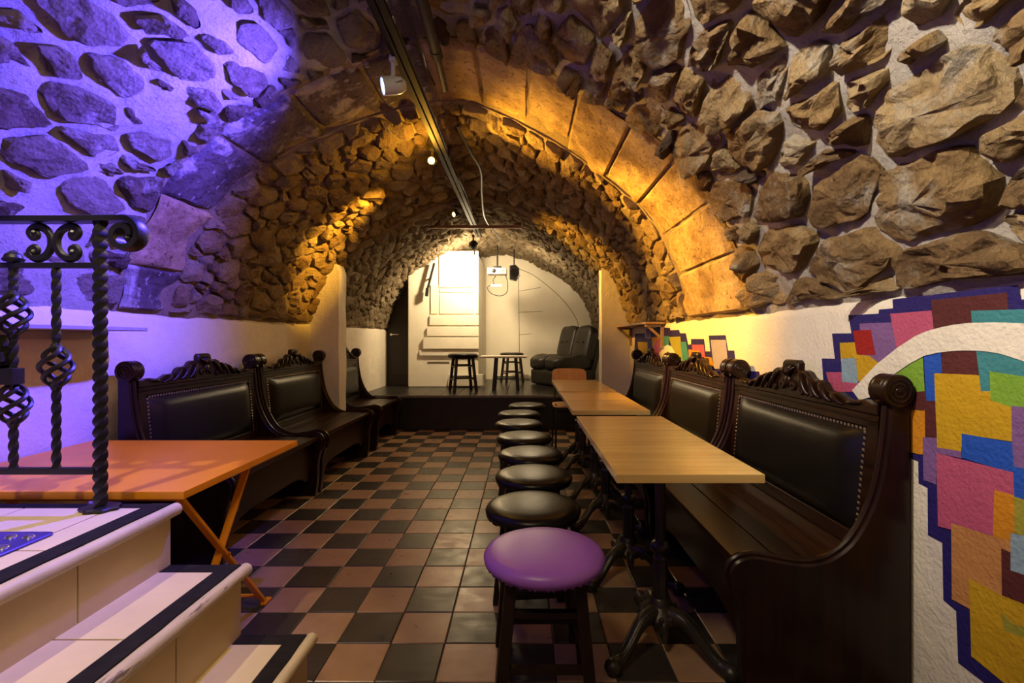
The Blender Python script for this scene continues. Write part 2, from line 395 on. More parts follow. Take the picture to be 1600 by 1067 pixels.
def clip(poly, n, c):
    out = []
    for i in range(len(poly)):
        p = poly[i]; q = poly[(i + 1) % len(poly)]
        a = p[0] * n[0] + p[1] * n[1] - c; bb = q[0] * n[0] + q[1] * n[1] - c
        if a <= 0: out.append(p)
        if a * bb < 0:
            t = a / (a - bb); out.append((p[0] + (q[0] - p[0]) * t, p[1] + (q[1] - p[1]) * t))
    return out
def rubble(Smax, Dmax, rf, asp, n_try, rng):
    """dart throwing + power diagram in (S, D/asp); rf(S) gives a radius range"""
    P = []; R = []
    H = Dmax / asp
    for k in range(n_try):
        s = rng.random() * Smax; t = rng.random() * H
        lo, hi = rf(s)
        fr = k / n_try
        r = hi * (1 - fr) + lo * fr if rng.random() < 0.7 else lo + (hi - lo) * rng.random()
        if P:
            A = np.asarray(P); dd = np.hypot(A[:, 0] - s, A[:, 1] - t)
            if (dd < 0.86 * (np.asarray(R) + r)).any(): continue
        P.append((s, t)); R.append(r)
    A = np.asarray(P); R = np.asarray(R); cells = []
    for i in range(len(A)):
        poly = [(0, 0), (Smax, 0), (Smax, H), (0, H)]
        dd = np.hypot(A[:, 0] - A[i, 0], A[:, 1] - A[i, 1])
        m = 2.3 * R[i]
        poly = clip(poly, (1, 0), A[i, 0] + m); poly = clip(poly, (-1, 0), -A[i, 0] + m)
        poly = clip(poly, (0, 1), A[i, 1] + m); poly = clip(poly, (0, -1), -A[i, 1] + m)
        for j in np.argsort(dd)[1:26]:
            n = A[j] - A[i]
            c = (A[j] @ A[j] - A[i] @ A[i] + R[i] ** 2 - R[j] ** 2) / 2
            poly = clip(poly, n, c)
            if len(poly) < 3: break
        if len(poly) >= 3: cells.append([(p[0], p[1] * asp) for p in poly])
    return cells
def resample(poly, n, rounds=1):
    P = [np.array(p, float) for p in poly]
    for _ in range(rounds):
        Q = []
        for i in range(len(P)):
            a, b_ = P[i], P[(i + 1) % len(P)]
            Q += [a * .88 + b_ * .12, a * .12 + b_ * .88]
        P = Q
    A = np.array(P + [P[0]]); sg = np.hypot(*np.diff(A, axis=0).T); cs = np.concatenate([[0], np.cumsum(sg)])
    t = np.linspace(0, cs[-1], n, endpoint=False)
    return np.stack([np.interp(t, cs, A[:, 0]), np.interp(t, cs, A[:, 1])], 1)
def stone_geo(poly, H, gap, n, rings, mp, rng, rough):
    A = resample(poly, n); c = A.mean(0); rad = np.hypot(*(A - c).T)
    sc = np.clip(1 - gap / np.maximum(rad, 1e-3), 0.3, 1)
    A = c + (A - c) * sc[:, None]; rad = rad * sc; rm = rad.mean()
    tl = (rng.random(2) - .5) * 1.1 * H / max(rm, .02)
    pl = [(math.cos(t), math.sin(t), .15 + .75 * rng.random(), .85 + .45 * rng.random()) for t in rng.random(4) * 2 * PI]
    off = Vector((rng.random() * 50, rng.random() * 50, rng.random() * 50))
    prof = {3: [(1.0, -.5), (.93, .62), (.60, 1.0)], 4: [(1.0, -.5), (.99, .45), (.90, .92), (.52, 1.0)],
            6: [(1.0, -.5), (1.0, .30), (.96, .74), (.84, .94), (.56, 1.0), (.28, 1.03)]}[rings]
    vs = []
    for sc_, hh in prof:
        for k in range(n):
            q = c + (A[k] - c) * sc_
            nz = noise.noise(Vector((q[0] * 9, q[1] * 9, hh)) + off); n2 = noise.noise(Vector((q[0] * 24, q[1] * 24, hh * 2)) + off)
            j = 1 + (0.16 * nz + 0.08 * n2) * rough
            q = c + (A[k] - c) * sc_ * j
            rx, ry = (q - c) / rm
            h = H * hh * (min([1.15] + [k0 - kk * max(0, rx * ca + ry * sa) for ca, sa, kk, k0 in pl]) if hh > 0 else 1)
            if hh > 0: h += (tl @ (q - c)) * hh + H * (.5 * nz + .42 * n2 - .25 * max(0, 1 - abs(nz) * 9)) * rough * hh
            vs.append(mp(q[0], q[1], h))
    vs.append(mp(c[0], c[1], H * 1.03))
    K = len(prof)
    fs = [(i * n + k, i * n + (k + 1) % n, (i + 1) * n + (k + 1) % n, (i + 1) * n + k) for i in range(K - 1) for k in range(n)]
    fs += [((K - 1) * n + k, (K - 1) * n + (k + 1) % n, K * n) for k in range(n)]
    return vs, fs
def stones(parent, mat, da, db, hs, rf, asp, tries, hf, gap, n, rings, seed, rough=1.0, limit=300, drop=None):
    rng = np.random.default_rng(seed)
    S0 = np.linspace(0, LEN, 60); Dm = float(np.mean([db(s) - da(s) for s in S0]))
    def mp(S, D, h):
        a, b_ = da(S), db(S)
        return vault(S, a + (b_ - a) * D / Dm, h, hs)
    cells = rubble(LEN, Dm, rf, asp, tries, rng)
    items = []
    for poly in cells:
        A = np.array(poly); ar = 0.5 * abs(np.sum(A[:, 0] * np.roll(A[:, 1], -1) - np.roll(A[:, 0], -1) * A[:, 1]))
        if ar < 0.0012: continue
        if drop and rng.random() < drop(A[:, 0].mean()): continue
        c = A.mean(0); p = mp(c[0], c[1], 0)
        items.append((ar / max(p.y, .5) ** 2, poly, c, p))
    items.sort(key=lambda t: -t[0])
    rest = MB()
    for i, (_, poly, c, p) in enumerate(items):
        H = hf(c[0]) * (0.6 + 0.8 * rng.random())
        vs, fs = stone_geo(poly, H, gap(c[0]) * (0.6 + 0.8 * rng.random()), n, rings, mp, rng, rough)
        if i < limit:
            MB().add([v - p for v in vs], fs).build('stone', mat(c[0]) if callable(mat) else mat, parent, smooth=30, loc=p)
        else: rest.add(vs, fs)
    if rest.v:
        o = rest.build('small_stones', mat(0) if callable(mat) else mat, parent, smooth=38); o['kind'] = 'stuff'
    return len(items)

right = lambda S: min(max((S / LEN - .42) / .2, 0), 1)      # 0 on the left haunch, 1 on the right
near = vault_shell('ceiling', 'mortar', lambda S: -1.5, lambda S: d_out(S) + .02, 1.0, .030, ns=200, nd_=150)
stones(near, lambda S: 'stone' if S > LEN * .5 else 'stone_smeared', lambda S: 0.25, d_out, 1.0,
       lambda S: ((.034, .088) if S < LEN * .5 else (.036, .112)), 1.75, 16000,
       lambda S: .020 + .026 * right(S), lambda S: .026 - .007 * right(S), 28, 6, 11, 1.15, drop=lambda S: .12 * (1 - right(S)))
mid = vault_shell('ceiling', 'mortar_far', lambda S: d_in(S) - .02, lambda S: d_pil(S) + .03, .985, .018, nd_=40)
stones(mid, 'stone_far', d_in, d_pil, .985, lambda S: (.030, .085), 1.4, 14000, lambda S: .036, lambda S: .009, 14, 4, 12, 1.0)
stg = vault_shell('ceiling', 'mortar_far', d_pil, lambda S: 8.15, .93, .016, nd_=40)
stones(stg, 'stone_stage', d_pil, lambda S: 8.0, .93, lambda S: (.028, .072), 1.25, 16000, lambda S: .032, lambda S: .006, 12, 3, 13, 1.0)

# transverse arch of dressed blocks
arch = empty('trim_1', kind='structure')
rng = np.random.default_rng(5)
cuts = [0.0, .05, .135, .225, .315, .40, .47, .535, .60, .665, .735, .80, .865, .93, 1.0]
for i in range(len(cuts) - 1):
    s0, s1 = cuts[i] * LEN + .0015, cuts[i + 1] * LEN - .0015
    b = MB(); N = 20; K = 20; vs = []
    hh = .022 * rng.random() - .004
    for a in range(N + 1):
        for k in range(K + 1):
            fa, fk = a / N, k / K
            S = s0 + (s1 - s0) * fa; lo = d_out(S) - .012 + .03 * noise.noise(Vector((S * 5, i, 0))); hi = d_in(S) + .0 + .16 * noise.noise(Vector((S * 6, i, 9)))
            d = lo + (hi - lo) * fk
            edge = min(fa, 1 - fa) * (s1 - s0) * 1.0; edge = min(edge, fk * (hi - lo), (1 - fk) * (hi - lo))
            q = vault(S, d, 0, 1.0)
            h = hh + .010 - .02 * max(0, fk - .7) / .3 * (1 + noise.noise(q * 9)) + .012 * noise.noise(q * 6) + .006 * noise.noise(q * 18) - (.020 if edge < 1e-4 else 0)
            vs.append(vault(S, d, h, 1.0))
    b.add(vs, [(a * (K + 1) + k, a * (K + 1) + k + 1, (a + 1) * (K + 1) + k + 1, (a + 1) * (K + 1) + k) for a in range(N) for k in range(K)])
    b.build('voussoir', 'ashlar_dark' if i in (0, 2, 3, 4, 5) else 'ashlar', arch, smooth=45)
vault_back = vault_shell('trim_1_bed', 'mortar_far', lambda S: d_out(S) - .03, lambda S: d_in(S) + .05, 1.0, .006, nd_=6)
vault_back.name = 'mortar_bed'; vault_back.parent = arch; del vault_back['kind']

# ---------------------------------------------------------------- walls, floor
def side_wall(name, x, sgn, y0, y1):
    """flat plastered wall with an uneven rounded top lip that runs into the vault"""
    b = MB(); ys = np.linspace(y0, y1, 160); vs = []
    for y in ys:
        w = .022 * noise.noise(Vector((y * 2.3, x, 0))) + .014 * noise.noise(Vector((y * 9, x, 3)))
        for dx, z in ((0, -.02), (0, .6), (0, 1.20 + w), (.012, 1.228 + w), (.05, 1.250 + w), (.14, 1.262 + w), (.16, -.02)):
            vs.append((x + sgn * dx, y, z))
    n = 7
    b.add(vs, [(i * n + j, i * n + (j + 1) % n, (i + 1) * n + (j + 1) % n, (i + 1) * n + j) for i in range(len(ys) - 1) for j in range(n)])
    b.add(vs[:n], [tuple(range(n))]); b.add(vs[-n:], [tuple(range(n))])
    o = b.build(name, 'plaster', smooth=60); o['kind'] = 'structure'; return o
wl = side_wall('wall_left', XL, -1, -1.5, 8.15)
wr = side_wall('wall_right', XR, 1, -1.5, 8.15)
b = MB().box((XC, -1.56, 1.3), (3.6, .1, 2.9)); o = b.build('wall_front', 'plaster'); o['kind'] = 'structure'
b = MB().box((XC, 8.10, 1.5), (3.5, .14, 2.9)); wb = b.build('wall_back', 'stage_white'); wb['kind'] = 'structure'

b = MB().box((XC, 3.3, -.055), (3.5, 9.8, .10)); fl = b.build('floor', 'grout'); fl['kind'] = 'structure'
T = 0.1952; GX = -0.0885; GY = 1.5337
def tile_geo(w):
    a = w / 2 - .0016; c = a - .003
    return ([(-a, -a, 0), (a, -a, 0), (a, a, 0), (-a, a, 0), (-a, -a, .006), (a, -a, .006), (a, a, .006), (-a, a, .006), (-c, -c, .008), (c, -c, .008), (c, c, .008), (-c, c, .008)],
            [(0, 1, 5, 4), (1, 2, 6, 5), (2, 3, 7, 6), (3, 0, 4, 7), (4, 5, 9, 8), (5, 6, 10, 9), (6, 7, 11, 10), (7, 4, 8, 11), (8, 9, 10, 11)])
proto = {}
rest = MB(); cnt = 0
for r in range(-12, 22):
    for k in range(-10, 7):
        x = GX + T * (k - .5); y = GY + T * (r + .5)      # column 0 spans [-.2837, -.0885]
        if y > 5.8: continue
        x0, x1 = max(x - T / 2, XL), min(x + T / 2, XR)
        if x1 - x0 < .03: continue
        buff = (r + k) % 2 == 0
        if -1.50 < x < 1.02 and y > 1.15 and cnt < 300:
            key = buff
            if key not in proto:
                proto[key] = MB().add(*tile_geo(T)).build('tile', 'tile_buff' if buff else 'tile_black', fl, smooth=0)
                o = proto[key]
            else:
                o = proto[key].copy(); COL.objects.link(o)
            o.location = (x, y, -.0075 + (.0006 * random.random())); o.rotation_euler = (random.uniform(-.002, .002), random.uniform(-.002, .002), 0)
            cnt += 1
        else:
            vs, fs = tile_geo(T)
            rest.add([(min(max(v[0] + x, XL), XR), v[1] + y, v[2] - .0075) for v in vs], fs, 0 if buff else 1)
o = rest.build('edge_tiles', ['tile_buff', 'tile_black'], fl, smooth=0); o['kind'] = 'stuff'

# pilasters carrying the stage arch
def pilaster(name, xa, xb, ya, yb, z1):
    b = MB(); nz = 24; ring = []
    for i in range(nz + 1):
        z = z1 * i / nz; 
        for (x, y) in ((xa, ya), (xb, ya), (xb, yb), (xa, yb)):
            w = .008 * noise.noise(Vector((x * 3, y * 3, z * 4)))
            cap = .5 * max(0, z - (z1 - .05)) 
            sx = (1 if x == xb else 0) * (1 if xb > xa else -1)
            ring.append((x + w - (cap if x == max(xa, xb) and xa < XC else 0) + (cap if x == min(xa, xb) and xa > XC else 0), y + w, z))
    b.add(ring, [(i * 4 + k, i * 4 + (k + 1) % 4, i * 4 + 4 + (k + 1) % 4, i * 4 + 4 + k) for i in range(nz) for k in range(4)] + [(3, 2, 1, 0), tuple(nz * 4 + k for k in range(4))])
    o = b.build(name, 'plaster', smooth=30); o['kind'] = 'structure'; return o
pilaster('trim_2', -2.02, -1.735, 4.50, 4.68, 1.80)
pilaster('trim_3', .872, 1.21, 5.34, 5.52, 1.95)

# ---------------------------------------------------------------- mural on the right wall
mu = MB(); MK = list(PAINT)
def wpt(px, py, k):
    x = XR - .0015 - .0005 * k
    d = F * XR / (px - CX); return (x, d, EYE - (py - CY) * d / F)
layer = [0]
def patch(col, pts, lay):
    layer[0] += 1
    mu.add([wpt(p[0], p[1], lay) for p in pts], [tuple(range(len(pts)))], MK.index(col))
cv = lambda pts, s, ox, oy: [(ox + x / s, oy + y / s) for x, y in pts]
patch('navy', [(1288, 610), (1284.6, 560), (1305, 560.5), (1300.5, 521), (1331, 520.6), (1326, 492.5), (1373.5, 490), (1374, 483.5), (1396, 481.6), (1395, 467.7), (1470, 458.7), (1592, 445), (1597, 468), (1640, 462), (1640, 1200), (1560, 1085), (1539, 1067), (1498, 1035.6), (1494.7, 954.7), (1474.7, 937.5), (1473, 848), (1450.6, 836), (1450, 762), (1436, 755), (1435.5, 720.6), (1426, 717), (1400, 700)], 0)
for i, (c, p) in enumerate([
    ('purple', [(1343.7, 505.6), (1393.7, 503.7), (1404, 542), (1382, 563.7), (1350, 575)]),
    ('pink', [(1391.8, 490.2), (1456.5, 485), (1461, 514), (1403, 550)]),
    ('maroon', [(1455.5, 469), (1575.4, 457), (1577, 484), (1580, 505), (1460, 514)]),
    ('teal', [(1518.4, 485.5), (1640, 482), (1640, 508), (1520, 506)]),
    ('yellow', [(1313, 535.6), (1336.5, 534.7), (1340, 554), (1360, 556), (1374, 567), (1349, 596), (1335, 596), (1315, 565)]),
    ('red', [(1333.7, 516.5), (1361.8, 515), (1369, 554.7), (1340.3, 553.8)]),
    ('pink', [(1291.6, 581.5), (1316, 581.5), (1318, 596), (1343, 599), (1334, 612), (1300, 612)]),
    ('sky', [(1315.4, 560), (1338.4, 559), (1342, 599), (1317, 596.5)]),
    ('teal', [(1356, 618), (1372, 606), (1395, 586), (1402, 622)]),
    ('green', [(1395, 588), (1424, 566), (1443.5, 557), (1446.5, 611), (1420, 613), (1395, 612)]),
    ('blue', [(1445, 555), (1472, 550), (1474, 583), (1463, 586), (1463.4, 626.4), (1449, 626.4)]),
    ('maroon', [(1473, 545), (1527.4, 545), (1531.3, 587), (1473.5, 584)]),
    ('teal', [(1527, 545), (1568, 550), (1600, 560), (1640, 577), (1640, 600), (1551, 581), (1551, 612), (1535, 611.4)]),
    ('yellow', [(1461.5, 583), (1532, 586), (1535, 611.4), (1550, 611), (1583, 632), (1584, 690), (1506, 678), (1504, 706), (1466, 699)]),
    ('green', [(1548.4, 580), (1640, 594), (1640, 640), (1580, 635.4), (1550, 625)]),
    ('maroon', [(1410, 613), (1448, 611), (1449.5, 626), (1463, 626.4), (1466, 684), (1449.5, 683), (1446.5, 641.4), (1410, 640)]),
    ('orange', [(1410, 640), (1447, 641.4), (1448, 683), (1443.5, 710.4), (1410, 704)]),
    ('purple', [(1444, 683), (1465.5, 684), (1466, 699), (1503.5, 705), (1505, 716), (1466, 708), (1465.5, 757), (1445, 750)]),
    ('blue', [(1505, 677.4), (1584.4, 691), (1587.4, 740), (1505, 715)]),
    ('purple', [(1583, 634), (1640, 640), (1640, 740), (1587, 733), (1584, 691)]),
    ('pink', [(1465.4, 707.6), (1586, 738), (1588, 776), (1557, 768), (1555, 840), (1487, 827), (1468, 822)]),
    ('blue', [(1586, 728), (1640, 741), (1640, 790), (1587.6, 776)]),
    ('olive', [(1587.6, 776), (1640, 790), (1640, 850), (1587.6, 838)]),
    ('orange', [(1556.6, 765.4), (1588, 774), (1588, 838), (1579, 847), (1554, 840)]),
    ('peach', [(1489, 817), (1555, 838), (1586, 846), (1588, 935), (1550, 935), (1519, 952), (1490, 936)]),
    ('yellow', [(1517, 903), (1568.7, 930.6), (1640, 957), (1640, 1110), (1572, 1067), (1520.5, 1025)]),
    ('maroon', [(1567.6, 856.6), (1584, 864), (1586, 893), (1640, 908), (1640, 957), (1568.7, 930)]),
    ('sky', [(1582.4, 832.5), (1640, 845), (1640, 910), (1582.4, 891)]),
    ('olive', [(1567, 955), (1586, 975), (1640, 990), (1640, 1010), (1572, 985)]),
    ('white', [(1333.7, 609.6), (1352, 590), (1372, 569), (1405, 543), (1433, 525), (1450, 517.5), (1470, 512), (1494, 507), (1518, 504.4), (1560, 503.5), (1600, 505), (1640, 512), (1640, 578), (1600, 563.4), (1568, 553), (1548, 549.5), (1529, 547.8), (1508, 547.5), (1490, 548.4), (1468, 551), (1446.5, 556), (1424, 568), (1400, 584.4), (1369, 606), (1364, 620), (1345, 625)]),
]): patch(c, p, 1 + i * .25)
S7 = lambda pts: cv(pts, 6.667, 960, 480)
patch('navy', S7([(205, 600), (215, 275), (320, 270), (325, 322), (378, 325), (380, 230), (460, 205), (580, 215), (585, 240), (675, 235), (685, 270), (745, 270), (770, 390), (800, 385), (800, 330), (935, 330), (950, 460), (1000, 460), (985, 295), (1160, 290), (1185, 450), (1250, 450), (1260, 540), (1370, 660), (1510, 670), (1520, 730), (1300, 780), (700, 700)]), 0)
for i, (c, p) in enumerate([
    ('yellow', [(245, 360), (345, 365), (350, 520), (260, 520)]), ('lilac', [(1005, 340), (1165, 340), (1190, 640), (1040, 640)]),
    ('purple', [(330, 225), (380, 225), (375, 320), (330, 320)]), ('orange', [(390, 310), (470, 310), (480, 440), (400, 420)]),
    ('pink', [(450, 330), (500, 400), (470, 520), (390, 450)]), ('teal', [(490, 300), (570, 300), (570, 420), (480, 440)]),
    ('olive', [(570, 310), (690, 305), (720, 560), (640, 560)]), ('teal', [(690, 360), (750, 360), (785, 560), (715, 560)]),
    ('pink', [(810, 390), (935, 390), (950, 520), (830, 520)]), ('orange', [(775, 440), (890, 450), (900, 560), (785, 560)]),
    ('orange', [(940, 515), (1020, 525), (1040, 620), (945, 600)]),
    ('white', [(470, 480), (520, 410), (560, 390), (600, 410), (640, 480), (690, 590), (650, 600), (600, 500), (560, 460), (520, 500), (500, 580)]),
]): patch(c, S7(p), 1 + i * .25)
# the mural runs on towards the near end of the wall
def block(c, y0, z0, y1, z1, lay): mu.add([(XR - .0015 - .0005 * lay, y, z) for y, z in ((y0, z0), (y1, z0), (y1, z1), (y0, z1))], [(0, 1, 2, 3)], MK.index(c))
block('navy', 1.082, .22, .36, 1.16, 0); block('navy', .95, 1.15, .50, 1.215, 0)
for i, (c, y0, z0, y1, z1) in enumerate([('teal', 1.081, .98, .86, 1.10), ('pink', .87, .95, .66, 1.15), ('yellow', .67, .92, .42, 1.10), ('green', 1.081, .80, .9, .99), ('purple', .91, .74, .70, .96), ('blue', .71, .70, .50, .93),
        ('orange', 1.081, .62, .88, .81), ('maroon', .89, .56, .72, .75), ('sky', .73, .52, .55, .71), ('peach', 1.081, .40, .84, .63), ('yellow', .85, .34, .62, .57), ('red', .63, .40, .48, .53)]): block(c, y0, z0, y1, z1, 1 + i * .25)
arcw = lambda r: [(.96 - .62 * math.sin(t) * r, .50 + .58 * math.cos(t) * r) for t in np.linspace(-.21, 1.1, 16)]
A_ = [p for p in arcw(1.10)] + [p for p in arcw(.97)[::-1]]
mu.add([(XR - .0015 - .0005 * 9, y, z) for y, z in A_], [tuple(range(len(A_)))], MK.index('white'))
mo = mu.build('mural', ['paint_' + k for k in MK], wr, smooth=0)
mo['label'] = 'mural of coloured blocks outlined in navy with a white arc'

# ---------------------------------------------------------------- stage end
st = empty('stage', (XC, 5.75, 0), label='low black wooden stage platform at the far end of the vault', cat='stage')
sx0, sx1 = XL + .004 - XC, XR - .004 - XC
b = MB()
for i in range(16):
    w = (sx1 - sx0) / 16
    MB().box((sx0 + w * (i + .5), 1.135, .405), (w - .004, 2.25, .03), bev=.003).build('floorboard', 'stage_black', st)
MB().box((0, .012, .20), (sx1 - sx0, .02, .385)).build('front_panel', 'stage_black', st)
MB().box((0, -.002, .405), (sx1 - sx0, .02, .030), bev=.004).build('edge_strip', 'stage_edge', st)
b = MB()
for x in (-.35, .45, .93, -1.2): b.lathe([(0, 0), (.012, .002), (.012, .008), (0, .010)], 10, c=(x + .1, .002, .27), R=Matrix.Rotation(PI / 2, 3, 'X'))
b.build('bolt_heads', 'dark_metal', st)['kind'] = 'stuff'
# white plastered block left of the back wall, with boarded facing
bx0, bx1 = -1.62, -.63
b = MB(); vs = []; n = 20
b.box(((bx0 - .0 + bx1) / 2, 7.36, 1.35), (bx1 - bx0, 1.30, 1.86), bev=.02)
blk = b.build('wall_block', 'stage_white'); blk.name = 'wall_inner'; blk['kind'] = 'structure'
fp = lambda px, py, d: ((px - CX) / F * d, d, EYE - (py - CY) / F * d)
def fbox(name, x0, y0, x1, y1, d, t, mat, parent, bev=.003):
    a = fp(x0, y1, d); c = fp(x1, y0, d)
    return MB().box(((a[0] + c[0]) / 2, d + t / 2, (a[2] + c[2]) / 2), (abs(c[0] - a[0]), t, abs(c[2] - a[2])), bev=bev).build(name, mat, parent)
for i, (x0, y0, x1, y1) in enumerate([(686, 392, 740, 449), (687, 450.5, 740, 456), (687, 457.5, 740, 490), (742.5, 392, 747.5, 490), (673, 445, 684.5, 490)]):
    fbox('panel', x0, y0, x1, y1, 6.69, .03, 'board_white', blk)
for (x0, y0, x1, y1) in [(671, 492, 748, 508), (667, 510, 748, 525), (661, 527, 748, 545)]:
    fbox('board', x0, y0, x1, y1, 6.68 - (y0 - 490) * .0006, .05, 'board_white', blk, .006)
fbox('ledge', 655, 547, 748, 556, 6.68, .05, 'stage_white', blk, .012)
fbox('crack', 668, 565, 702, 567.5, 6.705, .02, 'seam', blk, 0)
fbox('skirting', 700, 585, 758, 603, 6.63, .06, 'stage_white', blk, .006)
# panel lines on the back wall right of it
b = MB()
for a, c in [((810, 420), (812, 590)), ((811, 488), (848, 486)), ((812, 523), (830, 521.5)), ((811, 455), (845, 449))]:
    b.bar(fp(*a, 8.03), fp(*c, 8.03), .008, .006)
arcp = [(810, 420), (830, 428), (850, 442), (870, 459), (885, 475), (897, 492), (903, 505), (903, 518), (903, 540)]
b.tube([fp(*p, 8.03) for p in smooth_path([(p[0], p[1], 0) for p in arcp], 3) for p in [(p.x, p.y)]], .0045, 5)
b.build('panel_seams', 'seam', wb)['label'] = 'thin dark seam lines of a closed panel'
fbox('baseboard_back', 799, 585, 826, 591, 8.02, .03, 'board_white', None)['kind'] = 'structure'
# dark door in the far left corner
dr = empty('door_1', (-1.81, 7.0, .42), kind='structure')
MB().box((0, .03, .77), (.37, .05, 1.54)).build('door_leaf', 'door_black', dr)
for z in (.35, .95): MB().box((0, .0, z), (.26, .014, .42), bev=.005).build('door_panel', 'door_black', dr)
b = MB().lathe([(0, 0), (.018, .0), (.018, .02), (.008, .02), (.008, .05)], 12, R=Matrix.Rotation(PI / 2, 3, 'X'), c=(-.12, .0, .74)).tube([(-.12, -.05, .74), (-.06, -.055, .74), (.0, -.05, .74)], .008)
b.build('door_handle', 'chrome', dr)
MB().box((-1.60, 6.93, 1.2), (.03, .14, 1.6)).build('trim_4', 'door_black')['kind'] = 'structure'

# ---------------------------------------------------------------- staircase
LX, LY, LZ = -1.036, 1.44, .603
sr = empty('staircase', (LX, LY, 0), label='cream tiled steps with black edge strips and a landing', cat='stairs')
steps = [(-1.036, .603, -1.996), (-.824, .42, -1.07), (-.625, .21, -.86)]
L0 = -1.25
for i, (x1, z, x0) in enumerate(steps):
    z0 = 0.0
    nose = .026; xr = x1 - .026
    # core
    MB().box(((x0 + xr) / 2 - LX, (L0 + LY - .012) / 2 - LY, (z - .03) / 2), (xr - x0 - .012, LY - L0 - .024, z - .03)).build('core', 'seam', sr)
    # riser tiles
    ybr = [L0, .2 + .1 * i, .62 + .05 * i, .86, 1.14 + .03 * i, LY - .006]
    hr = z - .034 - (steps[i + 1][1] if i < 2 else 0)
    for a, c in zip(ybr[:-1], ybr[1:]):
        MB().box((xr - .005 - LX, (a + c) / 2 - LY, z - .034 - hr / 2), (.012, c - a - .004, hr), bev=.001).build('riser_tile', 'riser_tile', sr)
    # end face
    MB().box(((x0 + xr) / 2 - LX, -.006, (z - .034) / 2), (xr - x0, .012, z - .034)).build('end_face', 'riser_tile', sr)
    # nosing: rounded, chipped
    P = []; rr = []
    for k in range(40):
        y = L0 + (LY + .012 - L0) * k / 39
        P.append((x1 - .017 - LX, y - LY, z - .019)); rr.append(.019 * (1 + .07 * noise.noise(Vector((y * 14, i, 0)))))
    b = MB().tube(P, rr, 12)
    b.box((x1 - .055 - LX, (L0 + LY) / 2 - LY, z - .018), (.075, LY - L0, .032))
    b.build('nosing', 'nosing', sr)
    # top: black strip beside the nosing and at the end, cream tiles within
    bw = .055 if i == 0 else .05
    xs1 = x1 - .026; top = z + .001
    out = [(xs1, L0), (xs1, LY - .002)]
    K = 50; outer = []; inner = []
    for k in range(K + 1):
        y = L0 + (LY - .002 - L0) * k / K
        outer.append((xs1 + (.010 * max(0, noise.noise(Vector((y * 11, i * 7, 2)))) if i else .004 * noise.noise(Vector((y * 9, 1, 1)))), y))
    b = MB(); ring = outer + [(xs1 - bw, LY - .002), (xs1 - bw, L0)]
    b.prism([(p[0] - LX, p[1] - LY) for p in ring], lambda a, c, h: (a, c, z - .006 + h), .0085)
    b.build('edge_strip', 'black_strip', sr)
    tx0 = x0 + (.0 if i == 0 else .0); tx1 = xs1 - bw
    ey = .035 if i == 0 else .045
    MB().box(((tx0 + tx1) / 2 - LX, -ey / 2 - .002, z - .008), (tx1 - tx0, ey, .018)).build('end_strip', 'black_strip', sr)
    ty1 = LY - ey - .002
    ybt = [L0, -.3, .28, .66, .84 + .24 * (2 - i), ty1] if i else [L0, .1, .62, 1.12, ty1]
    xbt = [tx0, tx1] if i else [tx0, -1.74, -1.46, -1.20, tx1]
    for a, c in zip(ybt[:-1], ybt[1:]):
        for e, g in zip(xbt[:-1], xbt[1:]):
            MB().box(((e + g) / 2 - LX, (a + c) / 2 - LY, z - .008), (g - e - .0045, c - a - .0045, .018), bev=.0012).build('tread_tile', 'cream_tile', sr)
# studded blue plate on the landing
pl = empty('tread_plate', (-1.33, 1.06, LZ + .002), label='blue studded metal plate lying on the cream stair landing', cat='plate')
ol = []
for (sx_, sy_) in ((1, 1), (-1, 1), (-1, -1), (1, -1)):
    for k in range(5):
        a = math.atan2(sy_, sx_) - PI / 4 + PI / 2 * k / 4
        ol.append((sx_ * .13 + .015 * math.cos(a), sy_ * .14 + .015 * math.sin(a)))
MB().prism(ol, lambda a, c, h: (a, c, h), .006, ch=.0015).build('plate', 'blue_plate', pl)
for i in range(6):
    for j in range(5):
        MB().lathe([(.013, .005), (.011, .009), (.005, .0115), (0, .012)], 12, c=(-.11 + .044 * i, -.12 + .06 * j, 0), R=None).build('stud', 'chrome', pl)

# ---------------------------------------------------------------- iron railing
RY = 1.387; RX = -1.226
rl = empty('railing', (RX, RY, LZ + .002), label='black wrought iron railing with twisted bars and scrolled handrail on the stair landing', cat='railing')
zr = lambda py: EYE - (py - CY) / F * RY - LZ
xr_ = lambda px: (px - CX) / F * RY - RX
def twisted(b, x, z0, z1, r, turns, y=0):
    N = max(8, int((z1 - z0) / .006)); b.tube([(x, y, z0 + (z1 - z0) * k / N) for k in range(N + 1)], r, 4, twist=turns * 2 * PI / N)
b = MB(); twisted(b, 0, .0, zr(347), .0180, 6.5); b.build('post', 'iron', rl, smooth=30)
ring = []
for k in range(28):
    a = 2 * PI * k / 28; r = .05 * (1 + .10 * math.cos(7 * a)); ring.append((r * math.cos(a) * 1.0, r * .8 * math.sin(a)))
b = MB().prism(ring, lambda a, c, h: (a, c, h), .010, ch=.003); b.build('base_rosette', 'iron', rl)
zt = zr(344)
sp = [(-.70, 0, zt), (-.4, 0, zt), (-.1, 0, zt), (.02, 0, zt + .002)]
cxs, czs = .077, zt - .046
for k in range(28):
    a = PI / 2 + .3 - k * (2 * PI * 1.32 / 27); r = .050 - .030 * k / 27
    sp.append((cxs + r * math.cos(a), 0, czs + r * math.sin(a)))
b = MB(); N = len(sp); vs = []
for i, p in enumerate(sp):
    p = Vector(p); t = (Vector(sp[min(i + 1, N - 1)]) - Vector(sp[max(i - 1, 0)])).normalized(); nrm = Vector((-t.z, 0, t.x))
    for (yy, hh) in ((-.021, -.009), (.021, -.009), (.021, .006), (.010, .010), (-.010, .010), (-.021, .006)): vs.append(p + Vector((0, yy, 0)) + nrm * hh)
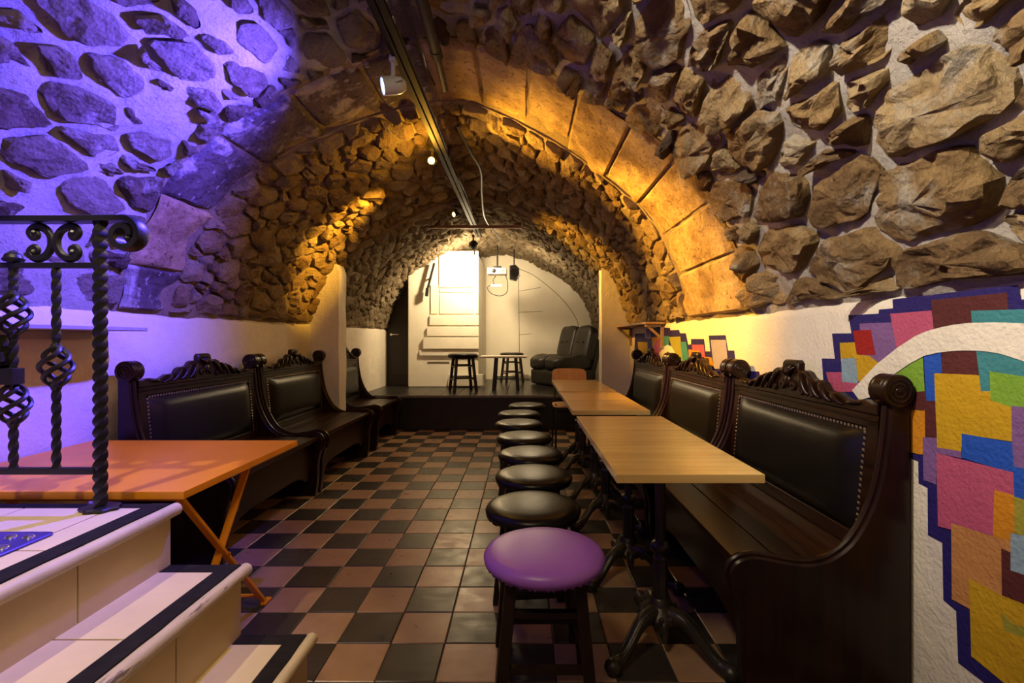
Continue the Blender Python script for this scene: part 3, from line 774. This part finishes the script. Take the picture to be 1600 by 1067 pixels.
b.add(vs, [(i * 6 + k, i * 6 + (k + 1) % 6, i * 6 + 6 + (k + 1) % 6, i * 6 + 6 + k) for i in range(N - 1) for k in range(6)] + [tuple(range(5, -1, -1)), tuple((N - 1) * 6 + k for k in range(6))])
b.ball((cxs + .012, 0, czs - .010), (.014, .02, .014)); b.build('handrail', 'iron', rl, smooth=35)
MB().box((-.36, 0, zr(416)), (.70, .02, .016), bev=.003).build('upper_rail', 'iron', rl)
MB().box((-.36, 0, zr(736.5)), (.70, .02, .019), bev=.003).build('lower_rail', 'iron', rl)
def basket(b, x, zc, h=.115, r=.036):
    for q in range(4):
        P = []
        for k in range(17):
            t = k / 16; rr = .006 + (r - .006) * math.sin(PI * t) ** .8; a = q * PI / 2 + t * 2 * PI * .75
            P.append((x + rr * math.cos(a), rr * math.sin(a), zc - h / 2 + h * t))
        b.tube(P, .0068, 6)
    b.ball((x, 0, zc - h / 2), (.014, .014, .016), 8); b.ball((x, 0, zc + h / 2), (.014, .014, .016), 8)
def baluster(px, py_top, baskets, finial=False):
    b = MB(); x = xr_(px); za, zb = zr(735), zr(py_top)
    cuts = [za]
    for c in sorted([zr(p) for p in baskets]): cuts += [c - .055, c + .055]
    cuts.append(zb)
    for a, c in zip(cuts[::2], cuts[1::2]): twisted(b, x, a, c, .0115, max(1, (c - a) * 7))
    for p in baskets: basket(b, x, zr(p))
    if finial:
        b.ball((x, 0, zr(404)), (.022, .022, .018), 12); b.lathe([(.022, 0), (.026, .008), (.014, .014)], 10, c=(x, 0, zr(410)))
        b.ball((x, 0, zr(398)), (.011, .011, .012), 8)
    b.build('baluster', 'iron', rl, smooth=30)
baluster(88, 416, [574]); baluster(21, 408, [492, 632], True); baluster(-52, 416, [574]); baluster(-125, 408, [492, 632], True)
def cscroll(b, x, s, zc):
    hf_ = [(.007, 0), (.010, .018), (.022, .038), (.042, .049), (.062, .045), (.071, .030), (.063, .016), (.050, .018), (.049, .029), (.057, .031)]
    P = [(x + s * a, 0, zc - c * .94) for a, c in hf_[::-1]] + [(x + s * a, 0, zc + c * .94) for a, c in hf_[1:]]
    P = smooth_path(P, 4); n = len(P)
    b.tube(P, [.0062 + .0028 * math.sin(PI * k / (n - 1)) for k in range(n)], 6, flat=1.4)
    for sz in (1, -1): b.ball((x + s * .056, 0, zc + sz * .028), (.010, .012, .010), 8)
for px in (85, -55):
    b = MB(); zc = (zr(349) + zr(411)) / 2
    cscroll(b, xr_(px), 1, zc); cscroll(b, xr_(px), -1, zc); b.build('scroll', 'iron', rl, smooth=40)
lk = MB()
for (x0, y0, x1, y1) in [(0, 524, 9, 601), (-20, 524, 8, 601), (-20, 541, 14, 601), (14, 576, 35, 601), (14, 551, 18, 566)]:
    xa, xb = sorted((xr_(x0), xr_(x1))); za, zb = sorted((zr(y0), zr(y1)))
    lk.box(((xa + xb) / 2, -.01, (za + zb) / 2), (xb - xa, .035, zb - za), bev=.002)
lk.build('lock_box', 'iron', rl)

# ---------------------------------------------------------------- orange folding table
ot = empty('folding_table', (-1.51, 1.835, 0), label='orange folding table with crossed metal legs behind the stair landing', cat='table')
OT = .632
MB().box((0, 0, OT - .0125), (.94, .74, .025), bev=.003).build('tabletop', 'orange_paint', ot)
MB().box((0, 0, OT - .034), (.86, .66, .018), bev=.002).build('under_frame', 'orange_paint', ot)
for sx_ in (1, -1):
    x = sx_ * .425
    for k, (a, c, dx) in enumerate((((-.335, .600), (.15, .012), .007), ((.06, .600), (-.33, .012), -.007))):
        b = MB().bar((x + dx, a[0], a[1]), (x + dx, c[0], c[1]), .012, .026, up=(1, 0, 0), bev=.003)
        b.box((x + dx + .006, c[0] + .008, .008), (.022, .05, .012), bev=.003)
        b.build('leg', 'orange_paint', ot)
    b = MB().bar((x - .016, .07, .60), (x - .016, -.01, .44), .008, .016, up=(1, 0, 0), bev=.002).lathe([(0, -.02), (.008, -.02), (.008, .02), (0, .02)], 10, c=(x, -.10, .32), R=Matrix.Rotation(PI / 2, 3, 'Y'))
    b.build('brace', 'orange_paint', ot)
for y, z in ((.12, .05), (-.30, .05)): MB().tube([(-.42, y, z), (.42, y, z)], .007).build('cross_bar', 'orange_paint', ot)

# grey shelf on the left wall
sh = empty('wall_shelf', (XL, 1.55, 1.135), label='long thin grey shelf board with a rounded end on the left wall', cat='shelf')
ol = [(0, -.9), (.25, -.9)] + [(.16 + .09 * math.cos(a), .62 + .13 * math.sin(a)) for a in np.linspace(0, PI / 2, 9)] + [(0, .75)]
MB().prism(ol, lambda a, c, h: (a, c, h), .016, ch=.002).build('shelf_board', 'grey_shelf', sh)
MB().box((.008, -.1, -.02), (.014, 1.5, .035)).build('wall_batten', 'grey_shelf', sh)

# ---------------------------------------------------------------- church-style benches
EP = [(.055, 0), (.045, .05), (.036, .14), (.034, .24), (.014, .32), (.0, .375), (.010, .41), (.035, .43), (.075, .438), (.12, .432), (.18, .42), (.24, .414), (.29, .422), (.33, .442), (.37, .475), (.405, .525), (.435, .585), (.458, .655), (.474, .74), (.484, .82), (.489, .895)]
EP = [(p.x, p.y) for p in smooth_path([(a, c, 0) for a, c in EP], 2)]
EP += [(.49 + .052 - .052 * math.cos(a), .94 + .052 * math.sin(a)) for a in np.linspace(-.35, PI * .98, 12)][:0]
scx, scz, scr = .505, .942, .050
arc = [(scx + scr * math.cos(a), scz + scr * math.sin(a)) for a in np.linspace(PI * 1.22, PI * .06, 14)]
EP += arc + [(.55, .90), (.55, 0)]
def make_bench(loc, rz, L, label, group):
    t = empty('settle_bench', loc, rz, label, 'bench', group)
    PT = .042
    for y0 in (0, L - PT):
        e = MB().prism(EP, lambda a, c, h: (a, y0 + h, c), PT, ch=.006).build('end_panel', 'dark_wood', t, smooth=35)
        for side in (0, 1):
            b = MB()
            sg = -1 if side == 0 else 1; yf = y0 if side == 0 else y0 + PT
            b.lathe([(0, -.004), (.046, -.004), (.050, .0), (.050, .008), (.046, .012), (0, .012)], 24, c=(scx, yf, scz), R=Matrix.Rotation(-sg * PI / 2, 3, 'X'))
            yo = yf + sg * .012
            for rr in (.034, .020):
                b.tube([(scx + rr * math.cos(a), yo, scz + rr * math.sin(a)) for a in np.linspace(0, 2 * PI, 19)], .0035, 6, cap=False)
            b.ball((scx, yo, scz), (.011, .004, .011), 10)
            b.build('scroll_rosette', 'dark_wood', e)
        # raised bead that follows the curved front edge
        yb = y0 + PT / 2
        b = MB().tube([(p[0] - .002, yb, p[1] + .002) for p in EP[8:42]], .010, 8, flat=1.0); b.build('edge_bead', 'dark_wood', e)
    a, c = PT, L - PT
    ln = c - a; ym = L / 2
    for i, (x0, x1) in enumerate(((.028, .165), (.168, .315), (.318, .475))):
        MB().box(((x0 + x1) / 2, ym, .405), (x1 - x0, ln, .028), bev=.006 if i == 0 else .003).build('seat_board', 'worn_wood', t)
    ap = [(a, .39), (a, .13), (a + .10, .13), (a + .16, .165), (a + .26, .18), (c - .26, .18), (c - .16, .165), (c - .10, .13), (c, .13), (c, .39)]
    MB().prism(ap, lambda p, q, h: (.075 + h, p, q), .022, ch=.003).build('apron', 'dark_wood_y', t)
    # leaning back: lower edge (.452,.42) upper edge (.505,.85)
    def bk(v, z, h): # h towards the sitter
        f = (z - .42) / .43; return (.462 + .038 * f - h, v, z)
    MB().prism([(a, .42), (c, .42), (c, .86), (a, .86)], lambda p, q, h: bk(p, q, h - .02), .024).build('back_panel', 'dark_wood_y', t)
    b = MB()
    for (v0, v1, z0, z1) in ((a, a + .05, .42, .86), (c - .05, c, .42, .86), (a, c, .815, .86), (a, c, .42, .47)):
        b.prism([(v0, z0), (v1, z0), (v1, z1), (v0, z1)], lambda p, q, h: bk(p, q, h), .018, ch=.003)
    b.tube([bk(a, .866, .012), bk(c, .866, .012)], .011, 8); b.tube([bk(a, .842, .019), bk(c, .842, .019)], .004, 6)
    b.build('back_frame', 'dark_wood_y', t)
    v0, v1, z0, z1 = a + .055, c - .055, .475, .805
    N, K = 18, 12; vs = []
    for i in range(N + 1):
        for k in range(K + 1):
            fv, fz = i / N, k / K
            h = .010 + .036 * ((1 - (2 * fv - 1) ** 10) * (1 - (2 * fz - 1) ** 6)) ** .5
            vs.append(bk(v0 + (v1 - v0) * fv, z0 + (z1 - z0) * fz, h))
    up = MB().add(vs, [(i * (K + 1) + k, i * (K + 1) + k + 1, (i + 1) * (K + 1) + k + 1, (i + 1) * (K + 1) + k) for i in range(N) for k in range(K)]).build('upholstery', 'black_leather', t, smooth=60)
    b = MB(); pts = []
    sp_ = .019
    for k in range(int((v1 - v0) / sp_) + 1): pts.append((v0 + sp_ * k, z1 + .003))
    for k in range(int((z1 - z0) / sp_) + 1): pts += [(v0 - .002, z0 + sp_ * k), (v1 + .002, z0 + sp_ * k)]
    for v, z in pts:
        p = Vector(bk(v, z, .018)); r = .0052
        b.add([p + Vector((0, -r, -r)), p + Vector((0, r, -r)), p + Vector((0, r, r)), p + Vector((0, -r, r)), p + Vector((-.0045, 0, 0))], [(0, 1, 4), (1, 2, 4), (2, 3, 4), (3, 0, 4)])
    b.build('nail_trim', 'brass', up, smooth=0)['kind'] = 'stuff'
    # carved crest
    hf = [(0, .150), (.085, .150), (.115, .138), (.118, .112), (.155, .108), (.20, .113), (.25, .106), (.29, .088), (.345, .078), (.40, .083), (.45, .074), (.49, .052), (.55, .046), (.61, .050), (.67, .038), (.73, .028), (.80, .036), (.87, .040), (.94, .030), (1.0, .034)]
    hl = ln / 2
    top = [(ym - u * hl, .862 + h) for u, h in hf[::-1]] + [(ym + u * hl, .862 + h) for u, h in hf[1:]]
    ck = lambda v, z, h: (.497 + .01 * (z - .86) / .15 - h, v, z)
    cr = MB().prism([(a, .858)] + top[0:] + [(c, .858)], lambda p, q, h: ck(p, q, h - .012), .032, ch=.005).build('crest', 'dark_wood_y', t, smooth=35)
    b = MB()
    for s in (1, -1):
        for (u0, h0, u1, h1, w) in ((.15, .095, .29, .022, .009), (.27, .085, .43, .018, .009), (.41, .068, .56, .014, .008), (.55, .040, .69, .012, .007), (.72, .022, .86, .028, .006)):
            P = []
            for k in range(9):
                f = k / 8; P.append(ck(ym + s * hl * (u0 + (u1 - u0) * f), .862 + h0 + (h1 - h0) * (3 * f * f - 2 * f ** 3), .022 + .008 * math.sin(PI * f)))
            b.tube(P, [w * (.5 + .7 * math.sin(PI * min(1, .15 + .8 * k / 8))) for k in range(9)], 6)
        for (u, h, r) in ((.08, .045, .018), (.20, .030, .014), (.34, .030, .012)):
            b.tube([ck(ym + s * hl * u + r * (1 - .55 * q / 20) * math.cos(q * .52), .862 + h + r * (1 - .55 * q / 20) * math.sin(q * .52), .024) for q in range(21)], .0055, 6)
    for k in range(5):
        aa = (k - 2) * .38; P = [ck(ym + math.sin(aa) * .055 * f, .965 + math.cos(aa) * .045 * f - .015, .022 + .012 * math.sin(PI * f)) for f in np.linspace(0, 1, 6)]
        b.tube(P, [.006, .010, .012, .011, .008, .004], 6)
    b.ball(ck(ym, .925, .024), (.012, .022, .026), 10)
    b.build('carved_leaves', 'dark_wood_y', cr, smooth=60)
    return t
G = 'dark wood settle benches along both walls'
make_bench((.624, 1.45, 0), 0, 1.09, 'dark carved bench nearest the camera on the right, beside the large mural', G)
make_bench((.624, 2.585, 0), 0, 1.07, 'dark carved bench in the middle of the right row, beside the plain cream wall', G)
make_bench((.624, 3.69, 0), 0, 1.10, 'dark carved bench at the far end of the right row, under the wooden shelf', G)
make_bench((-1.40, 3.375, 0), PI, 1.08, 'dark carved bench behind the orange folding table on the left', G)
make_bench((-1.40, 4.482, 0), PI, 1.07, 'dark carved bench on the left just before the white pilaster', G)
make_bench((-1.40, 5.47, 0), PI, .76, 'short dark bench beyond the left pilaster against the stage', G)

# ---------------------------------------------------------------- pedestal tables
def pedestal(t, x, y, H):
    b = MB().lathe([(.024, .30), (.027, .31), (.020, .32), (.0185, .33), (.030, .335), (.036, .345), (.036, .355), (.030, .365), (.020, .372), (.0185, .385), (.0185, H - .02), (.05, H - .012), (.05, H - .004)], 18, c=(x, y, 0), wob=0)
    b.lathe([(.026, .165), (.030, .175), (.026, .185), (.025, .30), (.018, .31)], 16, c=(x, y, 0), wob=.08)
    b.build('column', 'cast_iron', t)
    b = MB().lathe([(.0, .085), (.055, .088), (.070, .098), (.074, .112), (.066, .128), (.046, .140), (.040, .150), (.036, .166), (.030, .172)], 24, c=(x, y, 0))
    for k in range(14):
        a = 2 * PI * k / 14; b.ball((x + .068 * math.cos(a), y + .068 * math.sin(a), .116), (.011, .011, .017), 6)
    b.build('collar', 'cast_iron', t)
    for q in range(3):
        an = math.radians(-141 + 120 * q) if q < 2 else math.radians(92)
        if q == 1: an = math.radians(-48)
        ca, sa = math.cos(an), math.sin(an)
        prof = [(.045, .118), (.085, .122), (.12, .108), (.155, .078), (.19, .048), (.225, .030), (.255, .026)]
        pts = smooth_path([(x + r * ca, y + r * sa, z) for r, z in prof], 3)
        n = len(pts); b = MB().tube(pts, [.033 - .012 * math.sin(PI * min(1, k / n)) - .004 * k / n for k in range(n)], 10)
        b.ball((x + .258 * ca, y + .258 * sa, .026), (.030, .030, .026), 12)
        b.lathe([(.020, .0), (.020, .008), (.012, .012)], 12, c=(x + .258 * ca, y + .258 * sa, 0))
        for w in (-.013, .013):
            b.tube([Vector(p) + Vector((-sa * w, ca * w, .020 - .006 * k / n)) for k, p in enumerate(pts[2:-3])], .0045, 6)
        for k in range(6):
            p = pts[3 + 2 * k]; b.ball((p.x, p.y, p.z + .022 - .001 * k), (.007, .007, .006), 6)
        b.build('leg', 'cast_iron', t)
    for q in range(3):
        b = MB(); an = math.radians((-94.5, 22, 155)[q]); ca, sa = math.cos(an), math.sin(an)
        b.ball((x + .066 * ca, y + .066 * sa, .088), (.017, .017, .030), 10); b.ball((x + .074 * ca, y + .074 * sa, .062), (.012, .012, .016), 8)
        b.build('lug', 'cast_iron', t)
def make_table(y0, y1, H, peds, label, nb):
    x0, x1 = .272, .706; xm, ym = (x0 + x1) / 2, (y0 + y1) / 2
    t = empty('pedestal_table', (xm, ym, 0), 0, label, 'table', 'wooden tables in a row beside the right benches')
    ws = np.array([random.uniform(.7, 1.3) for _ in range(nb)]); ws = ws / ws.sum() * (y1 - y0)
    yy = y0
    for w in ws:
        o = MB().box((0, 0, 0), (x1 - x0, w - .0006, .026), bev=.0022).build('board', 'oak', t, loc=(0, yy + w / 2 - ym, H - .013)); yy += w
    MB().box((0, 0, H - .034), (.30, (y1 - y0) * .8, .016)).build('under_frame', 'dark_metal', t)
    for p in peds: pedestal(t, 0.005, p - ym, H - .026)
    return t
make_table(1.398, 2.455, .703, [1.73, 2.25], 'longest oak top table nearest the camera, with cast iron pedestals', 11)
make_table(2.665, 3.108, .700, [2.885], 'square oak table just behind the nearest long table', 5)
make_table(3.122, 3.560, .700, [3.34], 'square oak table in the middle of the row, second from the stage', 5)
make_table(3.640, 4.640, .700, [3.99, 4.33], 'oak table at the far end of the row, by the plywood chair', 10)

# ---------------------------------------------------------------- stools
def make_stool(loc, label, mat, group, sc=1.0, rz=0.0):
    t = empty('round_stool', loc, rz, label, 'stool', group); t.scale = (sc, sc, sc)
    H = .462
    prof = [(0, H - .052), (.150, H - .052), (.172, H - .048), (.1835, H - .036), (.185, H - .024), (.178, H - .012), (.160, H - .004), (.12, H + .001), (.06, H + .003), (0, H + .0035)]
    s = MB().lathe(prof, 48).build('seat_cushion', mat, t, smooth=70)
    b = MB()
    for k in range(44):
        a = 2 * PI * k / 44 + random.uniform(-.04, .04)
        b.tube([(.1815 * math.cos(a), .1815 * math.sin(a), H - .038), (.176 * math.cos(a), .176 * math.sin(a), H - .047), (.166 * math.cos(a), .166 * math.sin(a), H - .051)], [.001, .003, .0035], 5)
    b.build('gathered_rim', mat, s, smooth=60)['kind'] = 'stuff'
    MB().lathe([(0, H - .066), (.145, H - .066), (.150, H - .060), (.150, H - .050), (0, H - .050)], 32).build('seat_base', 'stool_wood', t)
    tp, bt = .098, .135
    for sx_ in (1, -1):
        for sy_ in (1, -1):
            MB().bar((sx_ * bt, sy_ * bt, 0), (sx_ * tp, sy_ * tp, H - .06), .034, .034, up=(0, 1, 0), bev=.004).build('leg', 'stool_wood', t)
    at = lambda z: bt + (tp - bt) * z / (H - .06)
    for k in range(4):
        z = .145 if k % 2 else .165; z2 = .30 if k % 2 else .315
        for zz in (z, z2):
            q = at(zz)
            A = [(-q, -q), (q, -q), (q, q), (-q, q)][k]; B = [(q, -q), (q, q), (-q, q), (-q, -q)][k]
            MB().bar((A[0], A[1], zz), (B[0], B[1], zz), .024, .018, up=(0, 0, 1), bev=.003).build('stretcher', 'stool_wood', t)
    return t
G = 'round stools in a row along the tables'
make_stool((.063, 1.472, 0), 'round stool with a purple vinyl seat nearest the camera', 'purple_leather', G)
s0 = make_stool((.037, 1.864, 0), 'black round stool directly behind the purple seated stool', 'black_leather', G, rz=.1)
ordn = ['second black stool behind the purple one, counting away from the camera', 'third black stool behind the purple one, counting towards the stage', 'fourth black stool of the row, in its middle, left of the square tables',
        'black stool three places from the stage end of the row', 'black stool second from the stage end of the row', 'black stool at the stage end of the row, nearest the platform']
for (x, y), lb in zip([(.049, 2.296), (.040, 2.725), (.004, 3.19), (-.035, 3.70), (-.039, 4.186), (.035, 4.697)], ordn):
    c = copy_tree(s0); c.location = (x, y, 0); c.rotation_euler = (0, 0, random.uniform(-.25, .25)); c['label'] = lb
for (x, y), lb, s in (((-.785, 6.2), 'dark round stool standing alone at the front of the stage', 1.06), ((-.18, 7.45), 'dark round stool behind the pale low table on the stage', 1.0)):
    c = copy_tree(s0); c.location = (x, y, .4215); c.rotation_euler = (0, 0, .35); c.scale = (s, s, s); c['label'] = lb; c['group'] = 'stools on the stage'

# low table on the stage
lt = empty('low_table', (-.265, 6.45, .4215), 0, 'low table with a pale top and dark legs on the stage', 'table')
MB().box((0, 0, .436), (.62, .40, .022), bev=.003).build('tabletop', 'table_white', lt)
for sx_ in (-.10, .16):
    for sy_ in (-.13, .13):
        MB().bar((sx_ + (.03 if sx_ > 0 else -.03), sy_ * 1.2, 0), (sx_, sy_, .425), .04, .034, up=(0, 1, 0), bev=.003).build('leg', 'stool_wood', lt)
for a, c in (((-.12, -.145), (.18, -.145)), ((-.12, .145), (.18, .145)), ((-.12, -.145), (-.12, .145)), ((.18, -.145), (.18, .145))):
    MB().bar((*a, .15), (*c, .15), .028, .018, bev=.002).build('stretcher', 'stool_wood', lt)

# ---------------------------------------------------------------- leather lounge chair on the stage
def cushion(c, d, e, R=None, puff=.0, nx=14):
    vs = []; b = MB(); n = nx
    bm = bmesh.new(); bmesh.ops.create_cube(bm, size=2); bmesh.ops.subdivide_edges(bm, edges=bm.edges[:], cuts=n, use_grid_fill=True)
    for v in bm.verts:
        p = v.co.copy(); k = (abs(p.x) ** e + abs(p.y) ** e + abs(p.z) ** e) ** (1 / e); p /= k
        q = Vector((p.x * d[0] / 2, p.y * d[1] / 2, p.z * d[2] / 2))
        w = noise.noise(Vector((q.x * 7, q.y * 7, q.z * 7)) + Vector(c) * 5) * puff
        q += Vector((0, 0, w)); q = R @ q if R is not None else q; v.co = q + Vector(c)
    bm.verts.index_update(); r = ([v.co.copy() for v in bm.verts], [tuple(v.index for v in f.verts) for f in bm.faces]); bm.free(); return r
so = empty('lounge_chair', (.585, 7.12, .4215), math.radians(-55), 'low black leather lounge chair in the right corner of the stage', 'armchair')
# local: faces -y
MB().add(*cushion((0, .0, .12), (.74, .74, .24), 8)).build('base', 'sofa_leather', so, smooth=60)
for x in (-.18, .18): MB().add(*cushion((x, -.04, .32), (.37, .72, .22), 4, None, .03)).build('seat_cushion', 'sofa_leather', so, smooth=70)
Rb = Matrix.Rotation(math.radians(-16), 3, 'X')
for x in (-.18, .18): MB().add(*cushion((x, .28, .60), (.37, .19, .54), 5, Rb, .045)).build('back_cushion', 'sofa_leather', so, smooth=70)
MB().add(*cushion((0, .345, .40), (.74, .10, .60), 7, Rb)).build('back_shell', 'sofa_leather', so, smooth=60)
b = MB()
for x in (-.25, -.12, .12, .25): b.ball((x, .175, .63), (.014, .008, .014), 8)
b.build('tuft_button', 'black_leather', so)

# plywood chair at the far end of the tables
ch = empty('plywood_chair', (.465, 4.72, 0), 0, 'orange plywood chair with thin black metal legs at the stage end of the tables', 'chair')
vs = []; N, K = 10, 4
rows = []
ol = []
for k in range(24):
    a = 2 * PI * k / 24; u = abs(math.cos(a)) ** .4 * math.copysign(1, math.cos(a)); w = abs(math.sin(a)) ** .4 * math.copysign(1, math.sin(a)); ol.append((u * .175, .70 + w * .095))
MB().prism(ol, lambda a, c, h: (a, .15 + h + .02 * (1 - (a / .175) ** 2) + (c - .7) * .25, c), .010, ch=.002).build('backrest', 'ply', ch)
ol = [(u * 1.03, (z - .70) * 2.0) for u, z in ol]
MB().prism(ol, lambda a, c, h: (a, c - .02, .445 + h), .012, ch=.003).build('seat', 'ply', ch)
for s in (1, -1):
    MB().tube(smooth_path([(s * .16, -.17, 0), (s * .155, -.15, .43), (s * .15, .0, .438), (s * .15, .12, .438)], 4), .010, 8).build('leg', 'iron', ch)
    MB().tube(smooth_path([(s * .17, .22, 0), (s * .155, .13, .43), (s * .14, .17, .60), (s * .12, .20, .76)], 4), .010, 8).build('leg', 'iron', ch)
MB().tube([(-.155, -.15, .40), (.155, -.15, .40)], .008).build('cross_bar', 'iron', ch)

# small wooden shelf on the right wall before the pilaster
ws = empty('corner_shelf', (XR, 4.66, 1.24), 0, 'small wooden shelf with angled brackets in the right corner before the pilaster', 'shelf')
MB().box((-.085, 0, -.008), (.168, 1.28, .018), bev=.003).build('shelf_board', 'shelf_wood', ws)
for y in (-.60, .60):
    b = MB().box((-.014, y, -.12), (.024, .03, .20), bev=.002); b.box((-.085, y, -.030), (.15, .03, .024), bev=.002); b.bar((-.02, y, -.14), (-.14, y, -.03), .022, .018, up=(0, 1, 0), bev=.002)
    b.build('bracket', 'shelf_wood', ws)

# ---------------------------------------------------------------- things under the crown of the vault
def vz(x, hs=1.0): return SPR + hs * float(np.interp(x, PX, PH))
tr = empty('lighting_track', (-.585, 1.0, 0), 0, 'dark twin rail lighting track running along the crown of the vault', 'lighting track')
for dx in (-.020, .020): MB().box((dx, 2.6, 2.440), (.030, 5.4, .022), bev=.002).build('rail', 'dark_metal', tr)
for k in range(7): MB().box((0, .25 + .78 * k, 2.452), (.075, .035, .012), bev=.002).box((0, .25 + .78 * k, 2.52), (.012, .012, .15)).build('clip', 'grey_paint', tr)
b = MB()
for dx, ph in ((-.036, 0), (.034, 2), (.0, 4)): b.tube([(dx + .006 * math.sin(q * .7 + ph), .1 + q * .2, 2.455 + .007 * math.sin(q * 1.1 + ph)) for q in range(27)], .0045, 6)
b.build('cable_run', 'black_plastic', tr)
b = MB().box((-.02, .55, 2.475), (.10, .5, .05), bev=.006); b.build('junction_box', 'grey_paint', tr)

def spot_head(name, loc, aim, label, cat, shell, glass, r=.04, L=.10, stem=.09):
    t = empty(name, loc, 0, label, cat)
    R = (Vector(aim) - Vector(loc)).to_track_quat('Z', 'Y').to_matrix()
    MB().lathe([(0, -L * .55), (r * .55, -L * .5), (r * .9, -L * .3), (r, -L * .05), (r, L * .45), (r * .92, L * .45), (r * .86, L * .36)], 24, R=R).build('housing', shell, t)
    MB().lathe([(0, L * .37), (r * .88, L * .37), (r * .88, L * .40), (0, L * .405)], 24, R=R).build('lamp_glass', glass, t)
    b = MB().tube([(0, 0, r * .8), (0, 0, stem)], .010, 8).box((0, 0, stem + .012), (.03, .05, .028), bev=.003)
    for s in (1, -1): b.bar(R @ Vector((s * (r + .004), 0, 0)), R @ Vector((s * (r + .004), r * .2, -L * .3)), .006, .014)
    b.build('stem', shell, t)
    return t
spot_head('spotlight', (-.62, 2.28, 2.305), (-1.9, 1.75, 1.95), 'grey track spotlight with a blue glowing lens under the crown', 'spotlight', 'grey_paint', 'glow_blue', .042, .115, .11)
spot_head('spotlight', (-.64, 3.36, 2.345), (-.7, 2.2, 2.1), 'small amber spotlight glaring in the middle of the track', 'spotlight', 'dark_metal', 'glow_amber', .026, .07, .075)
spot_head('spotlight', (-.685, 4.85, 2.36), (-1.3, 4.2, 2.1), 'small amber spotlight far along the track near the stage', 'spotlight', 'dark_metal', 'glow_amber', .026, .07, .06)
spot_head('spotlight', (-.64, 6.10, 2.30), (-.95, 6.9, 1.9), 'dark round spotlight at the end of the track above the stage', 'spotlight', 'dark_metal', 'glow_warm', .05, .10, .09)

P = smooth_path([(-.42, .9, 2.50), (-.42, 1.8, 2.50), (-.425, 2.25, 2.50), (-.45, 2.75, 2.53)], 5)
cp = empty('conduit_pipe', (0, 0, 0), 0, 'thick dark conduit pipe beside the track under the crown', 'pipe')
MB().tube(P[:12], .026, 14).build('pipe', 'pipe', cp); MB().tube(P[11:], .017, 12).build('thin_pipe', 'pipe', cp)
MB().tube([P[11] + Vector((0, -.03, 0)), P[11] + Vector((0, .03, 0))], .029, 14).build('coupling', 'pipe', cp)
cb = smooth_path([(-.535, 1.3, 2.51), (-.52, 2.0, 2.53), (-.50, 2.35, 2.51), (-.52, 2.55, 2.55), (-.50, 2.7, 2.53)], 6)
tag(MB().tube(cb, .006, 6).build('cable', 'black_plastic'), 'loose thin black cable hanging between track and conduit', 'cable')
cb = smooth_path([(-.44, 3.2, 2.52), (-.40, 3.6, 2.50), (-.36, 4.0, 2.50), (-.40, 4.6, 2.47), (-.42, 5.3, 2.42), (-.30, 5.9, 2.34), (-.28, 6.4, 2.30)], 6)
tag(MB().tube(cb, .008, 6).build('cable', 'black_plastic'), 'dark cable running on from the conduit towards the projector', 'cable')
tag(MB().box((-.53, 5.25, 2.325), (1.02, .03, .03), bev=.003).build('tie_bar', 'rust'), 'rust brown iron bar across the crown before the stage', 'bar')

# projector, speaker, power strip
pj = empty('projector', (-.36, 6.6, 2.02), 0, 'small white projector hanging from the stage vault', 'projector')
MB().box((0, 0, 0), (.26, .22, .085), bev=.010).build('body', 'white_plastic', pj)
MB().lathe([(0, 0), (.028, 0), (.028, .02), (.022, .022)], 18, c=(-.05, -.108, .005), R=Matrix.Rotation(PI / 2, 3, 'X')).build('lens', 'black_plastic', pj)
MB().box((.06, -.112, .0), (.07, .004, .04), bev=.001).build('vent', 'grey_paint', pj)
MB().tube([(.0, 0, .04), (0, 0, .36)], .013).box((0, 0, .06), (.11, .10, .03), bev=.004).build('ceiling_mount', 'dark_metal', pj)
sk = empty('loudspeaker', (-.235, 6.62, 2.02), 0, 'black angular loudspeaker beside the projector', 'speaker')
ol = [(-.06, -.09), (.03, -.11), (.085, -.03), (.075, .05), (.02, .10), (-.06, .09)]
sk.location = (-.13, 6.58, 2.005)
MB().prism(ol, lambda a, c, h: (a, h - .08, c), .17, ch=.012).build('cabinet', 'black_plastic', sk)
MB().lathe([(0, 0), (.05, 0), (.05, .008), (.03, .004), (0, .006)], 20, c=(0, -.083, -.01), R=Matrix.Rotation(PI / 2, 3, 'X')).build('cone', 'dark_metal', sk)
MB().tube([(0, 0, .09), (0, .02, .33)], .009).build('bracket', 'dark_metal', sk)
ps = empty('power_strip', (-.375, 6.6, 1.83), 0, 'pale power strip dangling under the projector', 'power strip')
MB().box((0, 0, 0), (.15, .04, .032), bev=.004).build('strip', 'white_plastic', ps)
tag(MB().tube(smooth_path([(-.45, 6.6, 1.84), (-.50, 6.6, 1.80), (-.44, 6.6, 1.72), (-.32, 6.6, 1.69), (-.23, 6.6, 1.74), (-.22, 6.6, 1.88), (-.25, 6.6, 1.98)], 6), .005, 6).build('cable', 'black_plastic'), 'thin cable looping below the power strip', 'cable')
tag(MB().tube(smooth_path([(-.38, 6.6, 1.97), (-.42, 6.6, 1.90), (-.40, 6.6, 1.845)], 6), .005, 6).build('cable', 'black_plastic'), 'short cable from projector down to the power strip', 'cable')

wb_ = empty('wall_bracket', (0, 0, 0), 0, 'black tilted bar bracket on the white wall above the stage', 'bracket')
MB().bar(fp(678.5, 411, 6.62), fp(668, 452, 6.62), .028, .03, up=(0, 1, 0), bev=.003).build('arm', 'dark_metal', wb_)
MB().bar(fp(668, 450, 6.62), fp(666.5, 463, 6.62), .04, .05, up=(0, 1, 0), bev=.004).build('clamp', 'black_plastic', wb_)
MB().tube([fp(672, 435, 6.62), fp(672, 435, 6.72)], .012).build('wall_pin', 'dark_metal', wb_)
